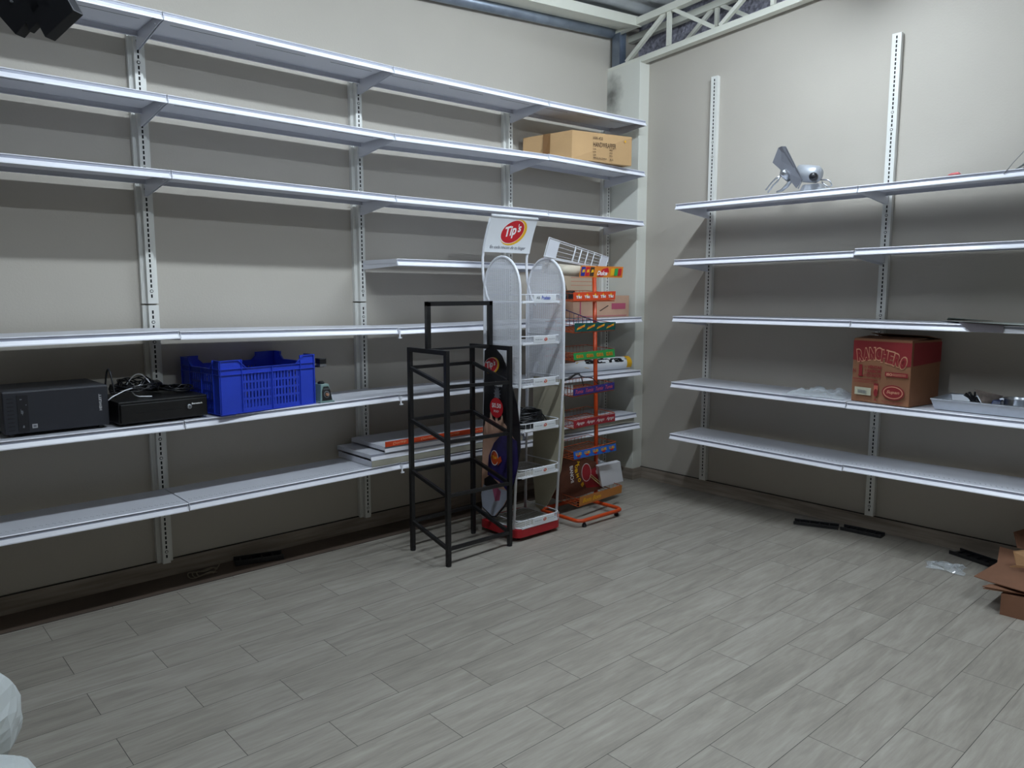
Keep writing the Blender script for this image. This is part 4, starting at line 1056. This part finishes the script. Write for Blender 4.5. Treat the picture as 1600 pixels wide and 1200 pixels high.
tag(b.build('paper_cone', mat('newsprint', '8d8078', rough=.8, noise=.4, nscale=30), solid=.001), 'folded printed paper wrapper standing up in the metal tray', 'paper')
b = MB(); b.hexa([(-.26, -2.94, .884), (-.16, -2.94, .884), (-.15, -2.885, .884), (-.26, -2.885, .884), (-.24, -2.94, .942), (-.17, -2.935, .945), (-.17, -2.90, .94), (-.24, -2.90, .945)])
tag(b.build('blue_packet', mat('navy_packet', '28365e', rough=.35, noise=.3, nscale=20), bevel=.006), 'navy blue packet beside the pot in the metal tray', 'packet')
b = MB(); b.box((-.34, -2.98, .884), (-.30, -2.885, .912)); tag(b.build('cream_box', mat('cream_box', 'a49c88', rough=.6)), 'tiny cream box in the front of the metal tray', 'box')
b = MB(); rr_ = random.Random(8)
for k in range(9):
    a = Vector((-.20+.08*rr_.random(), -2.72-.07*rr_.random(), .889)); b.tube([a, a+Vector((.03*rr_.random(), -.05*rr_.random(), .02)), a+Vector((-.03, -.03+.05*rr_.random(), .05+.035*rr_.random()))], .006, 6)
tag(b.build('wire_clump', M_BLACKP, smooth=True), 'dark clump of wires at the left end of the metal tray', 'wires')

def slicer():
    r = thing('meat_slicer', 'silver slicer with tilted sheet-metal guard on top right-hand shelf', 'slicer', (0, 0, 0))
    sil = mat('slicer_silver', 'a9adb4', rough=.38, metal=.25); dk = mat('slicer_guard', '6e7078', rough=.4, metal=.3)
    X = -.30
    P = lambda px_, py_, x=X: at(px_, py_, x=x)
    g = [P(1221, 228.5, -.33), P(1216, 231, -.32), P(1207, 254, -.33), P(1218, 264, -.33), P(1222, 269, -.33), P(1232, 272, -.33), P(1236, 284, -.33), P(1244, 294, -.33), P(1254, 281, -.33), P(1227.5, 228.5, -.33)]
    MB().prism([g[i] for i in range(10)], (.004, 0, 0)).build('blade_guard', dk, r)
    MB().bar(P(1228, 229, -.333), P(1254, 281, -.333), .0015).build('guard_edge', M_CHROME, r)
    a, c = P(1249, 270.5, -.26), P(1277, 272.5, -.26); z_sh = 2.133
    b = MB(); b.tube([a, a.lerp(c, .5), c, c+(c-a)*.18], [.052, .054, .052, .035], 24); b.build('motor_housing', sil, r, smooth=True)
    k0 = P(1272, 277, -.30); b = MB(); b.tube([k0, k0+Vector((-.035, -.012, 0)), k0+Vector((-.05, -.016, 0))], [.026, .026, .018], 18); b.build('motor_knob', M_BLACKP, r, smooth=True)
    MB().box((-.31, -1.97, z_sh), (-.17, -1.72, z_sh+.022)).build('base', sil, r, bevel=.008)
    MB().hexa([(-.29, -1.90, z_sh+.02), (-.20, -1.90, z_sh+.02), (-.20, -1.76, z_sh+.02), (-.29, -1.76, z_sh+.02), (-.28, -1.88, z_sh+.06), (-.21, -1.88, z_sh+.06), (-.21, -1.78, z_sh+.06), (-.28, -1.78, z_sh+.06)]).build('pedestal', sil, r)
    h0 = P(1223, 268, -.36); h1 = P(1233, 280, -.30)
    b = MB(); b.tube([h0+Vector((0, .010, .006)), h0, h0.lerp(h1, .5), h1], [.010, .026, .026, .020], 18); b.build('hub', M_CHROME, r, smooth=True)
    for o_ in ((0, 0), (3, 4)):
        b = MB(); b.tube([P(1219, 275, -.36)]+[P(x_+o_[0], y_+o_[1], -.36) for x_, y_ in ((1212, 279), (1205, 286), (1199, 294), (1196.5, 297))], .005, 8); b.build('handle', M_CHROME, r, smooth=True)
    b = MB(); b.tube([P(1236, 282, -.30), P(1230, 290, -.30), P(1222, 297, -.28), P(1214, 300, -.25)], [.012, .012, .010, .006], 10); b.build('lower_arm', sil, r, smooth=True)
    b = MB(); b.bar(P(1252, 284, -.34), P(1247, 295, -.34), .003); b.build('guard_bracket', M_CHROME, r)
    b = MB(); b.tube([P(1282, 281, -.26), P(1292, 281, -.26), P(1297, 283, -.26), P(1300, 290, -.26), P(1294, 292, -.26), P(1288, 288, -.26), P(1284, 284, -.26)], .0045, 8); b.build('wire_grip', M_CHROME, r, smooth=True)
slicer()
# loose papers on shelf three, scraps on the top shelf
b = MB(); b.add([(-.12, -2.56, 1.361), (-.47, -2.80, 1.372), (-.49, -3.10, 1.362), (-.16, -3.16, 1.361)], [(0, 1, 2, 3)]); 
tag(b.build('paper_sheet', mat('pale_sheet', 'a9b0aa', rough=.5), solid=.002), 'pale flat sheet at far right of the third right-hand shelf', 'paper')
b = MB(); b.prism([(-.462, -2.775, 1.368), (-.462, -2.835, 1.322), (-.462, -2.985, 1.320), (-.462, -2.985, 1.362)], (.0015, 0, 0))
tag(b.build('grey_flap', mat('grey_flap', '6f6a70', rough=.5)), 'dark grey strip hanging over the lip of the third right-hand shelf', 'strip')
b = MB(); b.add([(-.10, -2.60, 1.365), (-.20, -2.64, 1.382), (-.22, -2.80, 1.374), (-.12, -2.84, 1.368)], [(0, 1, 2, 3)])
tag(b.build('dark_sheet', mat('dark_sheet', '8a8f8b', rough=.6), solid=.002), 'small dark sheet lying on the pale flat sheet', 'paper')
b = MB(); p0 = at(1491, 269, x=-.41); b.hexa([p0+Vector(v) for v in ((-.01, .03, -.012), (.02, .03, -.012), (.02, -.03, -.012), (-.01, -.03, -.012), (-.006, .01, -.004), (.015, .01, -.004), (.015, -.02, -.002), (-.006, -.02, -.002))])
tag(b.build('red_scrap', M_RED), 'small red scrap on the top right-hand shelf', 'scrap')
b = MB(); rr_ = random.Random(12)
for k in range(7):
    q = Vector((-.38+.05*rr_.random(), -2.93-.08*rr_.random(), 2.142)); b.tube([q, q+Vector((.02, -.03, .02+.02*rr_.random())), q+Vector((-.01, -.07, .01+.04*rr_.random()))], .003, 5)
b.tube([(-.45, -2.93, 2.115), (-.445, -2.965, 2.165), (-.42, -2.985, 2.20), (-.42, -3.01, 2.23)], .0022, 5)
tag(b.build('wire_scraps', mat('grey_wire', '8a8c88', rough=.5), smooth=True), 'thin grey wires trailing at the far right of the top shelf', 'wires')

# ------------------------------------------------------------------ things on the floor
def floor_bar(label, P, Q, w_, h, z=.001, grp='black plastic pieces lying along the walls'):
    P = Vector(P+(z,)); Q = Vector(Q+(z,)); t = (Q-P).normalized(); n = Vector((-t.y, t.x, 0)); r = thing('black_plastic_piece', label, 'plastic piece', tuple(P), math.atan2(t.y, t.x), grp)
    L = (Q-P).length; b = MB(); b.box((0, -w_/2, 0), (L, w_/2, .006)); b.box((0, -w_/2, .006), (L, -w_/2+.006, h)); b.box((0, w_/2-.006, .006), (L, w_/2, h)); b.build('channel', M_BLACK, r, bevel=.002)
    for k in range(4): MB().box((L*(.12+.22*k), -w_/2+.006, .006), (L*(.12+.22*k)+.006, w_/2-.006, h*.7)).build('rib', M_BLACKP, r)
floor_bar('straight black plastic channel on the floor by the right wall, nearer the corner', (-.235, -1.80), (-.135, -2.055), .075, .022)
floor_bar('black plastic channel on the floor just under the right upright', (-.12, -2.07), (-.10, -2.32), .08, .022)
floor_bar('black plastic channel on the floor beside the clear bag', (-.075, -2.72), (-.15, -2.95), .10, .022)
floor_bar('black plastic channel on the dark strip along the left wall', (-3.31, -.075), (-3.055, -.145), .085, .03, z=.003)
b = MB(); rr_ = random.Random(4)
for k in range(3):
    c = Vector((-3.50+.01*k, -.105-.01*k, .008+.004*k)); b.tube([c+Vector(((.075-.01*k)*cos(a), (.05-.008*k)*sin(a), .008*sin(3*a))) for a in [2*pi*i/20 for i in range(17+k)]], .0032, 6)
b.tube([(-3.44, -.13, .012), (-3.41, -.11, .03), (-3.40, -.10, .045)], .0035, 6)
tag(b.build('wire_ring', mat('beige_wire', '8a8070', rough=.5), smooth=True), 'loose loop of beige wire on the dark strip along the left wall', 'wire')

def carton_pile():
    r = thing('flattened_carton', 'brown collapsed carton with open flaps on the floor at the right edge', 'carton', (0, 0, 0))
    M_ = mat('pile_cardboard', '7c5640', rough=.85, noise=.12, nscale=7, bump=.05, bscale=40)
    MB().hexa([(-.84, -3.95, 0), (-.34, -3.95, 0), (-.32, -3.20, 0), (-.86, -3.17, 0), (-.84, -3.95, .11), (-.34, -3.95, .11), (-.32, -3.20, .12), (-.86, -3.17, .105)]).build('box_body', M_, r)
    V = lambda x_, y_, z: at(x_, y_, z=z)
    t_ = Vector((0, 0, .004))
    MB().prism([V(1522, 901, .15), V(1558, 880, .14), V(1562, 855, .14), Vector((-.30, -3.35, .14)), Vector((-.5, -3.9, .14)), V(1600, 925, .14), V(1544, 909, .142)], t_).build('flap', M_, r)
    MB().prism([V(1535, 917, .125), V(1545, 914, .13), Vector((-.5, -3.4, .13)), Vector((-.5, -3.9, .13)), V(1640, 930, .12), V(1600, 929, .12)], t_).build('flap', M_, r)
    MB().prism([V(1536, 920, .117), V(1546, 918, .118), Vector((-.5, -3.45, .118)), Vector((-.6, -3.9, .118)), V(1640, 936, .112), V(1600, 930, .112)], t_).build('flap', M_, r)
    a = [Vector((-.20, -3.06, .145)), Vector((-.20, -3.40, .145)), Vector((-.12, -3.42, .27)), Vector((-.11, -3.10, .255)), Vector((-.17, -3.03, .22))]
    MB().prism(a, (.004, 0, 0)).build('flap', M_, r)
    MB().prism([V(1577, 886, .165), V(1588, 884, .175), V(1583, 862, .24), V(1620, 858, .25), V(1640, 890, .17)], t_).build('flap', mat('light_flap', 'a9825c', rough=.85, noise=.08), r)
carton_pile()
# white sacks at the lower left, hanging speaker-like device at the upper left
M_SACK = mat('white_sack', 'd6dcdc', rough=.6, noise=.06, nscale=5, bump=.25, bscale=9)
def sack(label, c, rx, ry, h, seed):
    rr = random.Random(seed); nu, nv = 34, 16; ph = [rr.random()*6 for _ in range(8)]
    jit = [[rr.random()-.5 for _ in range(nu)] for _ in range(nv+1)]
    def fn(u, v):
        i, j = int(round(u*nu)) % nu, int(round(v*nv))
        a = 2*pi*u; th = pi*v; k = sin(th)**.55
        w_ = 1+.06*sin(3*a+ph[0]+2*v)+.05*abs(sin(5*a+ph[1]-3*v))+.03*sin(9*a+ph[2]+6*v)+.035*jit[j][i]
        return (c[0]+rx*k*w_*cos(a), c[1]+ry*k*w_*sin(a), max(.002, h/2-h/2*cos(th)*(1+.06*sin(4*a+ph[3]))+.015*jit[j][(i*3) % nu]))
    o = MB().grid(fn, nu, nv).build('white_sack', M_SACK, smooth=False); tag(o, label, 'sack', 'white plastic sacks at the left edge')
sack('white plastic sack at the lower left edge, the one farther back', (-4.80, -1.38, 0), .24, .20, .36, 1)
sack('white plastic sack in the very lower left corner, nearer the viewer', (-4.80, -1.90, 0), .22, .22, .30, 2)
def hanging():
    r = thing('hanging_speaker', 'black slatted device hanging in the upper left corner', 'speaker', (0, 0, 0))
    dep = 2.35
    def V(px_, py_, dd=0):
        d = FW+RT*((px_-800)/FPX)-UP*((py_-600)/FPX); return CAMP+d*(dep+dd)
    fr = (RT*.4+FW*.9).normalized()
    # three square plates seen obliquely, standing one behind another
    for quad, th in (([(-45, -24), (24, 54), (62, 10), (22, -64)], .03), ([(22, -44), (44, 49), (80, 12), (44, -64)], .02), ([(32, -14), (70, 58), (115, 16), (70, -66)], .034)):
        P = [V(*q) for q in quad]; c = sum(P, Vector())/4
        MB().prism(P, fr*th).build('plate', M_BLACKP, r, bevel=.002)
    MB().tube([V(20, -20, .05), V(80, -10, .03)], .03, 12).build('axle', M_BLACKP, r, smooth=True)
    top = V(60, -50, .03); MB().tube([top, Vector((top.x, top.y, roof_z(top.x, top.y)-.02))], .015, 10).build('drop_rod', M_BLACK, r)
    q = V(19, 3, -.002); MB().tube([q, q-FW*.006], .004, 8).build('screw', M_CHROME, r)
hanging()
